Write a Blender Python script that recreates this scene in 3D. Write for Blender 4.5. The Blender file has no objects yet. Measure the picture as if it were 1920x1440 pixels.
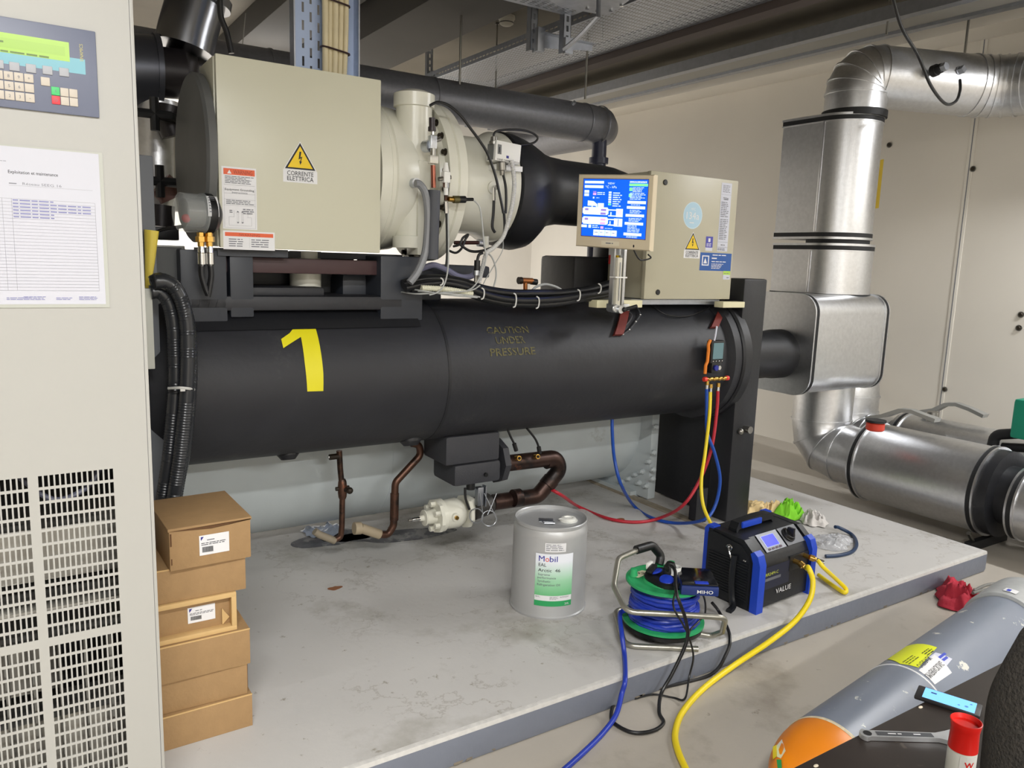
import bpy, bmesh, math, random
from mathutils import Vector as V, Matrix, Euler
from math import pi, sin, cos, radians
C = bpy.context.scene.collection
random.seed(7)
# ------------------------------------------------------------------ camera, world, lights, exposure
FPX = 1450.0
CAM = V((0, 0, 1.47))
def _basis(yaw, pitch, roll):
    y, p, r = radians(yaw), radians(pitch), radians(roll)
    f = V((cos(y)*cos(p), sin(y)*cos(p), -sin(p))); rt = V((sin(y), -cos(y), 0)); up = rt.cross(f)
    r2 = rt*cos(r) + up*sin(r); return r2, r2.cross(f), f
CR, CU, CF = _basis(57, 9.1, 1.9)
cd = bpy.data.cameras.new('camera'); cam = bpy.data.objects.new('camera', cd); C.objects.link(cam)
cd.sensor_width = 36; cd.lens = FPX/1920*36; cd.clip_start = .05; cd.clip_end = 60
cam.matrix_world = Matrix(((CR.x, CU.x, -CF.x, 0), (CR.y, CU.y, -CF.y, 0), (CR.z, CU.z, -CF.z, CAM.z), (0, 0, 0, 1)))
bpy.context.scene.camera = cam
w = bpy.data.worlds.new('world'); bpy.context.scene.world = w; w.use_nodes = True
w.node_tree.nodes['Background'].inputs[0].default_value = (.8, .85, 1, 1)
w.node_tree.nodes['Background'].inputs[1].default_value = .05
vs = bpy.context.scene.view_settings
vs.view_transform = 'Standard'; vs.look = 'None'; vs.gamma = 1; vs.use_curve_mapping = False; vs.exposure = 0.34
def area(name, loc, sx, sy, power, col, rot=(0, 0, 0), spread=180):
    l = bpy.data.lights.new(name, 'AREA'); l.shape = 'RECTANGLE'; l.size = sx; l.size_y = sy; l.energy = power; l.color = col
    l.spread = radians(spread)
    o = bpy.data.objects.new(name, l); C.objects.link(o); o.location = loc; o.rotation_euler = rot; return o
LIGHTS = [  # x, y, z, length, power, colour, rotz  (strip fixtures hanging below the ceiling)
    (-0.25, -0.55, 2.85, 1.3, 98, (1.0, .995, .98), 0),
    (4.95, 0.95, 2.85, 1.3, 52, (.98, .985, 1.0), pi/2),
    (1.9, 6.2, 2.60, 1.0, 165, (1.0, .985, .97), 0),
    (0.9, -3.0, 2.85, 1.8, 150, (1.0, .995, .985), 0),
    (4.2, -2.6, 2.85, 1.5, 50, (1.0, .96, .90), 0),
]
for i, (x, y, z, L, p, c, rz) in enumerate(LIGHTS):
    area('strip_light', (x, y, z-.045), L, .12, p, c, (radians(30) if y > 4 else 0, 0, rz))   # the one behind the machine is aimed at the far wall
    area('strip_uplight', (x, y, z+.07), L, .12, p*(.03 if y > 4 else .13), c, (pi, 0, rz))

# ------------------------------------------------------------------ helpers
def W(px, py, x=None, y=None, z=None, t=None):
    d = CF + CR*((px-960)/FPX) - CU*((py-720)/FPX)
    if x is not None: t = (x-CAM.x)/d.x
    elif y is not None: t = (y-CAM.y)/d.y
    elif z is not None: t = (z-CAM.z)/d.z
    return CAM + d*t
def lin(c):
    return tuple((v/255/12.92 if v/255 <= .04045 else ((v/255+.055)/1.055)**2.4) for v in c) + (1,)
MATS = {}
def M(name, rgb=(128, 128, 128), rough=.5, metal=0, noise=None, bump=None, emit=0, alpha=1, trans=0, coat=0, stain=None, aniso=0):
    """procedural material: noise=(scale, amount) colour variation, bump=(scale, strength), stain=(scale, threshold, rgb)"""
    if name in MATS: return MATS[name]
    m = bpy.data.materials.new(name); m.use_nodes = True; nt = m.node_tree; N = nt.nodes; L = nt.links
    b = N['Principled BSDF']; b.inputs['Roughness'].default_value = rough; b.inputs['Metallic'].default_value = metal
    col = lin(rgb); b.inputs['Base Color'].default_value = col
    if coat: b.inputs['Coat Weight'].default_value = coat; b.inputs['Coat Roughness'].default_value = .15
    if alpha < 1: b.inputs['Alpha'].default_value = alpha
    if trans: b.inputs['Transmission Weight'].default_value = trans
    if emit: b.inputs['Emission Color'].default_value = col; b.inputs['Emission Strength'].default_value = emit
    tc = N.new('ShaderNodeTexCoord')
    last = None
    if noise:
        n = N.new('ShaderNodeTexNoise'); n.inputs['Scale'].default_value = noise[0]; n.inputs['Detail'].default_value = 6
        L.new(tc.outputs['Object'], n.inputs['Vector'])
        mr = N.new('ShaderNodeMapRange'); mr.inputs['From Min'].default_value = .3; mr.inputs['From Max'].default_value = .7
        mr.inputs['To Min'].default_value = 1-noise[1]; mr.inputs['To Max'].default_value = 1+noise[1]
        L.new(n.outputs['Fac'], mr.inputs['Value'])
        mx = N.new('ShaderNodeMix'); mx.data_type = 'RGBA'; mx.blend_type = 'MULTIPLY'; mx.inputs[0].default_value = 1
        mx.inputs[6].default_value = col; L.new(mr.outputs[0], mx.inputs[7]); last = mx.outputs[2]
    if stain:
        for (sc, th, srgb, wd) in stain:
            n = N.new('ShaderNodeTexNoise'); n.inputs['Scale'].default_value = sc; n.inputs['Detail'].default_value = 8; n.inputs['Roughness'].default_value = .65
            L.new(tc.outputs['Object'], n.inputs['Vector'])
            mr = N.new('ShaderNodeMapRange'); mr.inputs['From Min'].default_value = th; mr.inputs['From Max'].default_value = th+wd
            L.new(n.outputs['Fac'], mr.inputs['Value'])
            mx = N.new('ShaderNodeMix'); mx.data_type = 'RGBA'; L.new(mr.outputs[0], mx.inputs[0])
            if last is not None: L.new(last, mx.inputs[6])
            else: mx.inputs[6].default_value = col
            mx.inputs[7].default_value = lin(srgb); last = mx.outputs[2]
    if last is not None: L.new(last, b.inputs['Base Color'])
    if bump:
        n = N.new('ShaderNodeTexNoise'); n.inputs['Scale'].default_value = bump[0]; n.inputs['Detail'].default_value = 4
        L.new(tc.outputs['Object'], n.inputs['Vector'])
        bp = N.new('ShaderNodeBump'); bp.inputs['Strength'].default_value = bump[1]; bp.inputs['Distance'].default_value = .01
        L.new(n.outputs['Fac'], bp.inputs['Height']); L.new(bp.outputs[0], b.inputs['Normal'])
    MATS[name] = m; return m

def spline(pts, n=8, closed=False):
    P = [V(p) for p in pts]; out = []; k = len(P)
    for i in range(k if closed else k-1):
        if closed: a, b, c, d = P[(i-1) % k], P[i], P[(i+1) % k], P[(i+2) % k]
        else: a, b, c, d = P[max(i-1, 0)], P[i], P[i+1], P[min(i+2, k-1)]
        for j in range(n):
            t = j/n
            out.append(.5*((2*b)+(c-a)*t+(2*a-5*b+4*c-d)*t*t+(3*b-3*c+d-a)*t**3))
    if not closed: out.append(P[-1])
    return out
def fillet(pts, r, n=6, closed=False):
    """polyline with rounded corners of radius r"""
    P = [V(p) for p in pts]; out = []; k = len(P)
    for i, b in enumerate(P):
        if not closed and i in (0, k-1): out.append(b); continue
        a, c = P[i-1], P[(i+1) % k]; u, v = (a-b), (c-b); lu, lv = u.length, v.length; u.normalize(); v.normalize()
        ang = u.angle(v); rr = r[i] if isinstance(r, (list, tuple)) else r
        d = min(rr/math.tan(ang/2) if ang < pi-.01 else 0, lu*.49, lv*.49)
        if d < 1e-5: out.append(b); continue
        p0, p1 = b+u*d, b+v*d
        for j in range(n+1):
            t = j/n; out.append((1-t)**2*p0+2*t*(1-t)*b+t*t*p1)
    return out
def frame(axis):
    a = V(axis).normalized(); u = a.orthogonal().normalized()
    if abs(a.z) < .95: u = V((0, 0, 1)).cross(a).normalized()
    else: u = V((1, 0, 0)) - a*a.x; u.normalize()
    return u, a.cross(u), a

class B:
    """mesh builder: everything added ends up in ONE mesh object"""
    def __init__(s): s.bm = bmesh.new(); s.mats = []
    def mi(s, m):
        if m not in s.mats: s.mats.append(m)
        return s.mats.index(m)
    def _f(s, vs, k):
        try: f = s.bm.faces.new(vs); f.material_index = k; return f
        except ValueError: return None
    def box(s, lo, hi, m, bev=0, rot=None, piv=None):
        lo, hi = V(lo), V(hi); r = bmesh.ops.create_cube(s.bm, size=1); vs = r['verts']
        c = (lo+hi)/2; d = hi-lo
        for v in vs: v.co = V((v.co.x*d.x, v.co.y*d.y, v.co.z*d.z))
        fs = set(f for v in vs for f in v.link_faces)
        if bev:
            es = list(set(e for v in vs for e in v.link_edges))
            r2 = bmesh.ops.bevel(s.bm, geom=es, offset=min(bev, min(abs(x) for x in d)*.45), segments=2, affect='EDGES', profile=.6)
            vs = list(set(v for f in r2['faces'] for v in f.verts) | set(v for v in vs if v.is_valid))
            fs = set(f for v in vs for f in v.link_faces)
        k = s.mi(m)
        for f in fs: f.material_index = k
        R = rot.to_matrix() if isinstance(rot, Euler) else (Euler(rot).to_matrix() if isinstance(rot, tuple) else rot)
        for v in vs:
            if R is not None:
                if piv is not None: v.co = V(piv)+R@(v.co+c-V(piv))
                else: v.co = R@v.co + c
            else: v.co += c
        return s
    def ring(s, c, u, v, r, n, ry=None, ph=0):
        ry = r if ry is None else ry
        return [s.bm.verts.new(c+u*(r*cos(ph+2*pi*i/n))+v*(ry*sin(ph+2*pi*i/n))) for i in range(n)]
    def skin(s, rings, m, cap0=True, cap1=True, close=False):
        k = s.mi(m)
        for a, b in zip(rings, rings[1:]+([rings[0]] if close else [])):
            n = len(a)
            for i in range(n): s._f((a[i], a[(i+1) % n], b[(i+1) % n], b[i]), k)
        if not close:
            if cap0: s._f(list(reversed(rings[0])), k)
            if cap1: s._f(rings[-1], k)
    def cyl(s, p0, p1, r, m, r2=None, seg=32, cap=True, bev=0):
        p0, p1 = V(p0), V(p1); u, v, a = frame(p1-p0); r2 = r if r2 is None else r2
        if bev:
            st = [(0, r-bev), (bev, r), ((p1-p0).length-bev, r2), ((p1-p0).length, r2-bev)]
        else: st = [(0, r), ((p1-p0).length, r2)]
        s.skin([s.ring(p0+a*t, u, v, q, seg) for t, q in st], m, cap, cap); return s
    def lathe(s, o, axis, prof, m, seg=48, cap=True):
        """prof: list of (distance along axis, radius[, material])"""
        o = V(o); u, v, a = frame(axis); prev = None; rings = []
        for st in prof: rings.append(s.ring(o+a*st[0], u, v, max(st[1], 1e-4), seg))
        for i in range(len(rings)-1):
            mm = prof[i+1][2] if len(prof[i+1]) > 2 else m; k = s.mi(mm); A, Bn = rings[i], rings[i+1]
            for j in range(seg): s._f((A[j], A[(j+1) % seg], Bn[(j+1) % seg], Bn[j]), k)
        if cap: s._f(list(reversed(rings[0])), s.mi(m)); s._f(rings[-1], s.mi(prof[-1][2] if len(prof[-1]) > 2 else m))
        return s
    def tube(s, pts, r, m, seg=10, sm=0, closed=False, cap=True, rib=None):
        """r: number or list; sm: spline subdivisions; rib=(pitch, depth)"""
        P = spline(pts, sm, closed) if sm else [V(p) for p in pts]
        if rib:
            pitch, dep = rib; Q = [P[0]]; acc = 0
            for a, b in zip(P, P[1:]):
                L = (b-a).length; n = max(1, int(round(L/(pitch/2))))
                for j in range(1, n+1): Q.append(a+(b-a)*(j/n))
            P = Q
        n = len(P); rings = []
        t0 = (P[1]-P[0]).normalized(); u, v, _ = frame(t0); prev = t0
        for i, p in enumerate(P):
            if closed: t = (P[(i+1) % n]-P[i-1]).normalized()
            else: t = (P[min(i+1, n-1)]-P[max(i-1, 0)]).normalized()
            q = prev.rotation_difference(t); u = q@u; v = q@v; prev = t
            u = (u-t*u.dot(t)).normalized(); v = t.cross(u)
            rr = r if not isinstance(r, (list, tuple)) else r[0]+(r[-1]-r[0])*i/(n-1) if len(r) == 2 else r[min(int(i*len(r)/n), len(r)-1)]
            if rib: rr = rr-(rib[1] if i % 2 else 0)
            rings.append(s.ring(p, u, v, rr, seg))
        s.skin(rings, m, cap, cap, closed); return s
    def prism(s, poly, o, U, Vv, depth, m, mside=None):
        """closed 2D polygon in frame (o,U,V), extruded by depth along U x V"""
        o, U, Vv = V(o), V(U), V(Vv); n = U.cross(Vv).normalized()
        a = [s.bm.verts.new(o+U*x+Vv*y) for x, y in poly]; b = [s.bm.verts.new(q.co+n*depth) for q in a]
        k = s.mi(m); ks = s.mi(mside or m); s._f(list(reversed(a)), k); s._f(b, k)
        for i in range(len(a)): s._f((a[i], a[(i+1) % len(a)], b[(i+1) % len(a)], b[i]), ks)
        return s
    def loft(s, rings, m, cap=True, close=False):
        R = [[s.bm.verts.new(V(p)) for p in r] for r in rings]; s.skin(R, m, cap, cap, close); return s
    def ball(s, c, r, m, seg=16, sc=(1, 1, 1)):
        k = s.mi(m); r_ = bmesh.ops.create_uvsphere(s.bm, u_segments=seg, v_segments=max(6, seg*2//3), radius=r)
        for v in r_['verts']:
            v.co = V((v.co.x*sc[0], v.co.y*sc[1], v.co.z*sc[2]))+V(c)
            for f in v.link_faces: f.material_index = k
        return s
    def perf(s, o, U, Vv, ue, ve, m, th=0):
        """sheet with rectangular holes: ue / ve are lists of (start,end) hole spans between the first and last plain value"""
        o, U, Vv = V(o), V(U), V(Vv); k = s.mi(m)
        def cuts(e):
            lo, hi, spans = e; c = [(lo, False)]
            for a, b in spans: c += [(a, True), (b, False)]
            return c+[(hi, None)]
        cu, cv = cuts(ue), cuts(ve)
        g = [[s.bm.verts.new(o+U*a+Vv*b) for a, _ in cu] for b, _ in cv]
        for j in range(len(cv)-1):
            for i in range(len(cu)-1):
                if not (cu[i][1] and cv[j][1]): s._f((g[j][i], g[j][i+1], g[j+1][i+1], g[j+1][i]), k)
        for r in g:
            for q in r:
                if not q.link_faces: s.bm.verts.remove(q)
        return s
    # ---- flat graphics: stickers, screens, lettering
    def sheet(s, items, mp, h0=.0004, dh=.00025, cut=0, th=0):
        """items in 2D; mp(x,y,h) -> point. One mesh; each item lies dh above the one before."""
        h = h0
        for it in items:
            k = it[0]; vs, fs = [], []
            if k == 'r': _, x0, y0, x1, y1, m = it; vs = [(x0, y0), (x1, y0), (x1, y1), (x0, y1)]; fs = [(0, 1, 2, 3)]
            elif k == 'p': vs = it[1]; m = it[2]; fs = [tuple(range(len(vs)))]
            elif k == 'c':
                _, cx, cy, rx, m = it[:5]; ry = it[5] if len(it) > 5 else rx
                vs = [(cx+rx*cos(2*pi*i/32), cy+ry*sin(2*pi*i/32)) for i in range(32)]; fs = [tuple(range(32))]
            elif k == 't':
                _, tx, x, y, size, m = it[:6]; al = it[6] if len(it) > 6 else 'L'; wd = it[7] if len(it) > 7 else None; bold = it[8] if len(it) > 8 else 0
                v0, fs = textmesh(tx, bold)
                xs = [q[0] for q in v0] or [0]; x0, x1 = min(xs), max(xs); sx = size
                if wd: sx = wd/max(x1-x0, 1e-6)
                ox = {'L': -x0, 'C': -(x0+x1)/2, 'R': -x1}[al]
                vs = [(x+(q[0]+ox)*sx, y+q[1]*size) for q in v0]
            elif k == 'b':   # unreadable print: rows of short bars
                _, x0, y0, x1, y1, rows, m = it; rnd = random.Random(int(x0*9999)+rows); ph = (y1-y0)/rows
                for r in range(rows):
                    x = x0; yy = y1-ph*(r+.7); end = x0+(x1-x0)*rnd.uniform(.72, 1)
                    while x < end:
                        L = min(rnd.uniform(1.2, 4)*ph, end-x); n = len(vs)
                        vs += [(x, yy), (x+L, yy), (x+L, yy+ph*.42), (x, yy+ph*.42)]; fs.append((n, n+1, n+2, n+3)); x += L+ph*.45
            k2 = s.mi(m)
            bm = bmesh.new(); bv = [bm.verts.new((x, y, 0)) for x, y in vs]
            for f in fs:
                try: bm.faces.new([bv[i] for i in f])
                except ValueError: pass
            if cut:
                xs = [q[0] for q in vs]; ys = [q[1] for q in vs]
                for lo, hi, ax in ((min(xs), max(xs), 0), (min(ys), max(ys), 1)):
                    n = int((hi-lo)/cut)
                    for i in range(1, n+1):
                        co = V((0, 0, 0)); co[ax] = lo+(hi-lo)*i/(n+1); no = V((0, 0, 0)); no[ax] = 1
                        bmesh.ops.bisect_plane(bm, geom=bm.verts[:]+bm.edges[:]+bm.faces[:], plane_co=co, plane_no=no)
            bm.verts.index_update(); nv = [s.bm.verts.new(V(mp(q.co.x, q.co.y, h))) for q in bm.verts]
            for f in bm.faces:
                s._f([nv[q.index] for q in f.verts], k2)
            bm.free(); h += dh
        return s
    def build(s, name, parent=None, smooth=True, mods=None, ang=.6, loose=False):
        bm = s.bm
        if not loose: bmesh.ops.recalc_face_normals(bm, faces=bm.faces[:])
        for f in bm.faces: f.smooth = smooth
        for e in bm.edges:
            if len(e.link_faces) == 2 and e.calc_face_angle(0) > ang: e.smooth = False
        me = bpy.data.meshes.new(name)
        off = V((0, 0, 0))
        if parent is None and bm.verts:
            xs = [v.co for v in bm.verts]
            off = V(((min(v.x for v in xs)+max(v.x for v in xs))/2, (min(v.y for v in xs)+max(v.y for v in xs))/2, min(v.z for v in xs)))
            for v in bm.verts: v.co -= off
        bm.to_mesh(me); bm.free()
        for m in s.mats: me.materials.append(m)
        o = bpy.data.objects.new(name, me); C.objects.link(o); o.location = off
        if parent is not None:
            o.parent = parent
            if parent.name in LOCAL: LOCAL.add(o.name)
            else: o.matrix_parent_inverse = BASE[parent.name].inverted(); BASE[o.name] = Matrix.Identity(4)
        else: BASE[o.name] = Matrix.Translation(off)
        return o
BASE = {}; LOCAL = set()
_T = {}
def textmesh(s, bold=0):
    key = (s, bold)
    if key in _T: return _T[key]
    cu = bpy.data.curves.new('t', 'FONT'); cu.body = s; cu.size = 1; cu.resolution_u = 2; cu.offset = bold; cu.fill_mode = 'FRONT'
    o = bpy.data.objects.new('t', cu); C.objects.link(o)
    dg = bpy.context.evaluated_depsgraph_get(); me = bpy.data.meshes.new_from_object(o.evaluated_get(dg))
    r = ([(v.co.x, v.co.y) for v in me.vertices], [tuple(p.vertices) for p in me.polygons])
    bpy.data.objects.remove(o); bpy.data.curves.remove(cu); bpy.data.meshes.remove(me)
    _T[key] = r; return r
def tag(o, label=None, cat=None, group=None, kind=None):
    if label: o['label'] = label
    if cat: o['category'] = cat
    if group: o['group'] = group
    if kind: o['kind'] = kind
    return o
def thing(name, label, cat, loc=(0, 0, 0), group=None, rz=None, rot=None, scale=None):
    """Empty at the thing's base. With rz/rot given its parts are built in the thing's own frame, else in world coordinates."""
    o = bpy.data.objects.new(name, None); C.objects.link(o); o.location = loc; o.empty_display_size = .1
    tag(o, label, cat, group); BASE[o.name] = Matrix.Translation(V(loc))
    if rz is not None or rot is not None:
        LOCAL.add(o.name); o.rotation_euler = rot if rot is not None else (0, 0, rz)
    return o
def struct(b, name, **k): o = b.build(name, **k); o['kind'] = 'structure'; return o
def plane_map(O, U, Vv):
    O, U, Vv = V(O), V(U).normalized(), V(Vv).normalized(); N = U.cross(Vv)
    return lambda x, y, h: O+U*x+Vv*y+N*h
def copy_tree(o, parent=None):
    c = o.copy(); C.objects.link(c); c.parent = parent; BASE[c.name] = BASE.get(o.name, Matrix.Identity(4))
    for ch in list(o.children): copy_tree(ch, c)
    return c
# ------------------------------------------------------------------ materials
def veins(m, rgb):
    """thin branching dried-water marks with a shape of their own"""
    nt = m.node_tree; N = nt.nodes; L = nt.links; b = N['Principled BSDF']; src = b.inputs['Base Color'].links[0].from_socket
    tc = N.new('ShaderNodeTexCoord'); last = src
    for sc, wd, ms, th in ((2.6, .010, 1.1, .50), (6.5, .014, 1.7, .55)):
        n = N.new('ShaderNodeTexNoise'); n.inputs['Scale'].default_value = sc; n.inputs['Detail'].default_value = 9; n.inputs['Roughness'].default_value = .62; L.new(tc.outputs['Object'], n.inputs['Vector'])
        s1 = N.new('ShaderNodeMath'); s1.operation = 'SUBTRACT'; s1.inputs[1].default_value = .5; L.new(n.outputs['Fac'], s1.inputs[0])
        s2 = N.new('ShaderNodeMath'); s2.operation = 'ABSOLUTE'; L.new(s1.outputs[0], s2.inputs[0])
        mr = N.new('ShaderNodeMapRange'); mr.inputs['From Min'].default_value = 0; mr.inputs['From Max'].default_value = wd; mr.inputs['To Min'].default_value = .38; mr.inputs['To Max'].default_value = 0; L.new(s2.outputs[0], mr.inputs['Value'])
        k = N.new('ShaderNodeTexNoise'); k.inputs['Scale'].default_value = ms; k.inputs['Detail'].default_value = 3; L.new(tc.outputs['Object'], k.inputs['Vector'])
        mk = N.new('ShaderNodeMapRange'); mk.inputs['From Min'].default_value = th; mk.inputs['From Max'].default_value = th+.08; L.new(k.outputs['Fac'], mk.inputs['Value'])
        mu = N.new('ShaderNodeMath'); mu.operation = 'MULTIPLY'; L.new(mr.outputs[0], mu.inputs[0]); L.new(mk.outputs[0], mu.inputs[1])
        mx = N.new('ShaderNodeMix'); mx.data_type = 'RGBA'; L.new(mu.outputs[0], mx.inputs[0]); L.new(last, mx.inputs[6]); mx.inputs[7].default_value = lin(rgb); last = mx.outputs[2]
    L.new(last, b.inputs['Base Color'])
concrete = M('floor_paint', (176, 169, 158), .42, noise=(3, .05), bump=(60, .05), stain=[(1.7, .60, (150, 142, 130), .12), (9, .66, (128, 119, 105), .05)])
plinth_m = M('plinth_paint', (190, 188, 185), .52, noise=(2.5, .04), bump=(38, .10), stain=[(1.8, .56, (160, 157, 150), .14), (26, .64, (150, 145, 135), .06), (60, .74, (96, 90, 82), .02)])
veins(plinth_m, (118, 108, 94))
edge_m = M('plinth_edge_paint', (200, 198, 194), .5, noise=(40, .08), bump=(60, .3), stain=[(30, .66, (150, 146, 140), .04)])
plinth_side_shade = M('plinth_side_shaded_paint', (116, 121, 133), .5, noise=(5, .06), bump=(30, .15), stain=[(9, .70, (90, 88, 84), .03)])  # plinth sides: their weaker light is put into a darker paint colour
wall_m = M('wall_panel_paint', (220, 215, 205), .42, noise=(1.5, .03))
wall_d = M('far_wall_paint', (218, 213, 204), .7, noise=(2, .06))
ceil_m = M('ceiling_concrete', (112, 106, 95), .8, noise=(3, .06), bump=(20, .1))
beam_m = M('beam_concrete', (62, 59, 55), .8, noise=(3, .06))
galv = M('galvanised_steel', (196, 200, 206), .4, 1, noise=(60, .10), bump=(90, .10))
galv_l = M('tray_zinc', (172, 176, 184), .42, 1, noise=(30, .08))
jacket = M('aluminium_jacket', (212, 213, 215), .36, 1, noise=(45, .06), bump=(160, .07))
blkband = M('black_rubber_band', (20, 21, 24), .6)
foam = M('black_foam_insulation', (37, 38, 43), .52, noise=(7, .12), bump=(30, .12), stain=[(3.5, .64, (62, 62, 62), .12)])
foam2 = M('black_foam_smooth', (28, 29, 33), .46, noise=(9, .1), bump=(40, .08))
dkjacket = M('dark_pipe_jacket', (120, 121, 127), .42, .5, noise=(50, .08), bump=(120, .08))
cream = M('cream_machine_paint', (222, 221, 208), .25, noise=(6, .03), bump=(14, .05))
cream2 = M('cream_tank_paint', (192, 200, 202), .42, noise=(4, .05), bump=(30, .04), stain=[(3, .66, (150, 152, 146), .1)])
boxp = M('beige_box_paint', (202, 200, 180), .32, noise=(3, .02))
white = M('white_plastic', (232, 232, 228), .4)
blk = M('black_plastic', (18, 19, 21), .42)
chrome = M('chrome', (215, 215, 215), .14, 1)
steel = M('bolt_steel', (150, 148, 142), .35, 1)
dkbolt = M('dark_bolt', (62, 56, 48), .45, .8)
brass = M('brass', (196, 158, 84), .28, 1)
copper = M('aged_copper', (92, 66, 54), .42, .75, noise=(14, .3), stain=[(9, .50, (50, 42, 38), .1), (6, .60, (140, 84, 60), .06)])
redox = M('red_primer', (112, 38, 32), .6, noise=(8, .1))
ink = M('black_print', (30, 30, 34), .6)
greyink = M('grey_print', (120, 122, 130), .6)
sticker = M('white_sticker', (228, 228, 230), .45)
yel = M('yellow_sign', (236, 200, 20), .45)
org = M('orange_sign', (226, 96, 52), .45)
yeltape = M('yellow_tape', (226, 216, 24), .5)

# ------------------------------------------------------------------ the setting
WX = 5.55; CZ = 3.2; YB = 8.2; XL = -3.0; YF = -4.6
b = B(); b.box((XL, YF, -.1), (WX+.1, YB, 0), concrete); struct(b, 'floor')
b = B(); b.box((XL, YF, CZ), (WX+.1, YB, CZ+.1), ceil_m); struct(b, 'ceiling')
b = B(); b.box((WX, YF, 0), (WX+.12, YB, CZ), wall_m)
seam = M('panel_joint', (226, 222, 212), .4)
for y in (2.907, 1.16, -.6, -2.4):
    b.box((WX-.006, y-.022, 0), (WX, y+.022, CZ), seam, bev=.002); b.box((WX-.0075, y-.003, 0), (WX-.005, y+.003, CZ), greyink)
struct(b, 'wall_right')
for n, (px, py) in enumerate([(1825, 317), (1772, 730), (1915, 590), (1911, 615), (1668, 272)]):
    p = W(px, py, x=WX); b = B(); b.cyl((WX-.007, p.y, p.z), (WX-.016, p.y, p.z), .013, dkbolt, seg=16, bev=.003); b.cyl((WX-.004, p.y, p.z), (WX-.008, p.y, p.z), .02, steel, seg=16)
    tag(b.build('wall_screw'), ['dark screw head on the panel joint high on the right wall, under the duct', 'dark screw head low on the wall panel joint, above the grey lever handle', 'upper of two dark screw heads at the right edge of the right wall', 'lower of two dark screw heads at the right edge of the right wall', 'small screw head on the right wall beside the silver riser'][n], 'screw', 'screws in the wall panels')
b = B(); b.box((XL, YB, 0), (WX+.1, YB+.1, CZ), wall_d); struct(b, 'wall_back')
b = B(); b.box((XL-.1, YF, 0), (XL, YB, CZ), wall_m); struct(b, 'wall_left')
b = B(); b.box((XL, YF-.1, 0), (WX+.1, YF, CZ), wall_m); struct(b, 'wall_front')
# low plinth, chipped edges
PZ = .11; PX1 = 4.05; PY0 = 1.795; PY1 = 5.6
def plinth():
    b = B(); bm = b.bm; rnd = random.Random(3)
    lo, hi = V((-2.2, PY0, 0)), V((PX1, PY1, PZ)); b.box(lo, hi, plinth_side_shade, bev=.016)
    for f in bm.faces:
        c = f.calc_center_median()
        if f.calc_area() > 1 and c.z > PZ-.001: f.material_index = b.mi(plinth_m)
        elif c.z > PZ-.02 and c.y < PY0+.03: f.material_index = b.mi(edge_m)
    return b
b = plinth(); struct(b, 'plinth')
# chips along the front of the plinth
chipm = M('raw_concrete', (120, 112, 100), .9, noise=(40, .2), bump=(60, .4))
rnd = random.Random(11)
b = B()
for i in range(34):
    x = rnd.uniform(.7, 4.0); z = rnd.choice([rnd.uniform(.0, .02), rnd.uniform(.0, .03), rnd.uniform(.04, .095)]); s_ = rnd.uniform(.005, .016)
    pts = [(s_*rnd.uniform(.5, 1.6)*cos(a*pi/4), s_*rnd.uniform(.3, .8)*sin(a*pi/4)) for a in range(8)]
    b.prism([(q[0], q[1]) for q in pts], (x, PY0+.0005, max(z, .012)), (-1, 0, 0), (0, 0, 1), .0015, chipm)
struct(b, 'trim_5')
# ceiling beams running away from the viewer
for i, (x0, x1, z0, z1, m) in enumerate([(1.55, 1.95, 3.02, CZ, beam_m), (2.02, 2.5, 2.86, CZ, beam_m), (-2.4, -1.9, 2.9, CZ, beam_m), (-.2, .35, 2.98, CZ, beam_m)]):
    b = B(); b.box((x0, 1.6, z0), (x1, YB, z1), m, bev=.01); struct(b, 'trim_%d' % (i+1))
# folded channel and cable duct in the corner of ceiling and right wall
b = B()
b.box((4.55, -3, 2.98), (4.62, YB, 3.06), galv_l); b.box((4.62, -3, 3.0), (4.86, YB, 3.03), M('duct_paint', (150, 148, 142), .6)); b.box((4.86, -3, 2.98), (4.92, YB, 3.08), galv_l)
tag(b.build('cable_channel'), 'long grey sheet metal channel under the ceiling beside the right wall', 'cable channel')
b = B(); b.box((5.25, YF, 3.02), (WX, YB, CZ), wall_m, bev=.01); struct(b, 'trim_6')
# smoke detector
t = W(950, 30, z=3.2)
b = B(); b.lathe((t.x, t.y, CZ), (0, 0, -1), [(0, .06), (.02, .062), (.03, .055), (.055, .05), (.065, .035), (.066, .001)], M('detector_plastic', (196, 190, 174), .5), 28)
b.cyl((t.x, t.y, CZ-.045), (t.x, t.y, CZ-.05), .053, ink, seg=28)
tag(b.build('smoke_detector'), 'round cream smoke detector on the ceiling between beam and cable tray', 'smoke detector')

# ------------------------------------------------------------------ cable trays
def spans(a, c, pitch, hole):
    o = []; x = a
    while x+hole < c: o.append((x, x+hole)); x += pitch
    return o
def tray(name, label, o, U, Vv, L, wd, h, pm=.028, wm=.02):
    T = thing(name, label, 'cable tray', o)
    o, U, Vv = V(o), V(U), V(Vv); Z = V((0, 0, 1))
    b = B(); b.perf(o, U, Vv, (0, L, spans(.03, L-.02, .048, .03)), (0, wd, spans(.02, wd-.015, wm, .007)), galv_l)
    x = b.build('tray_floor', T, smooth=False, loose=True)
    for k, q in enumerate((o, o+Vv*wd)):
        b = B(); b.perf(q, U, Z, (0, L, spans(.03, L-.02, .048, .03)), (0, h, [(h*.35, h*.5)]), galv_l); b.perf(q+Z*h-Vv*(-.012 if k == 0 else .012), U, Vv*(-1 if k == 0 else 1), (0, L, []), (0, .012, []), galv_l)
        b.build('side_rail', T, smooth=False, loose=True)
    return T
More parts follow.
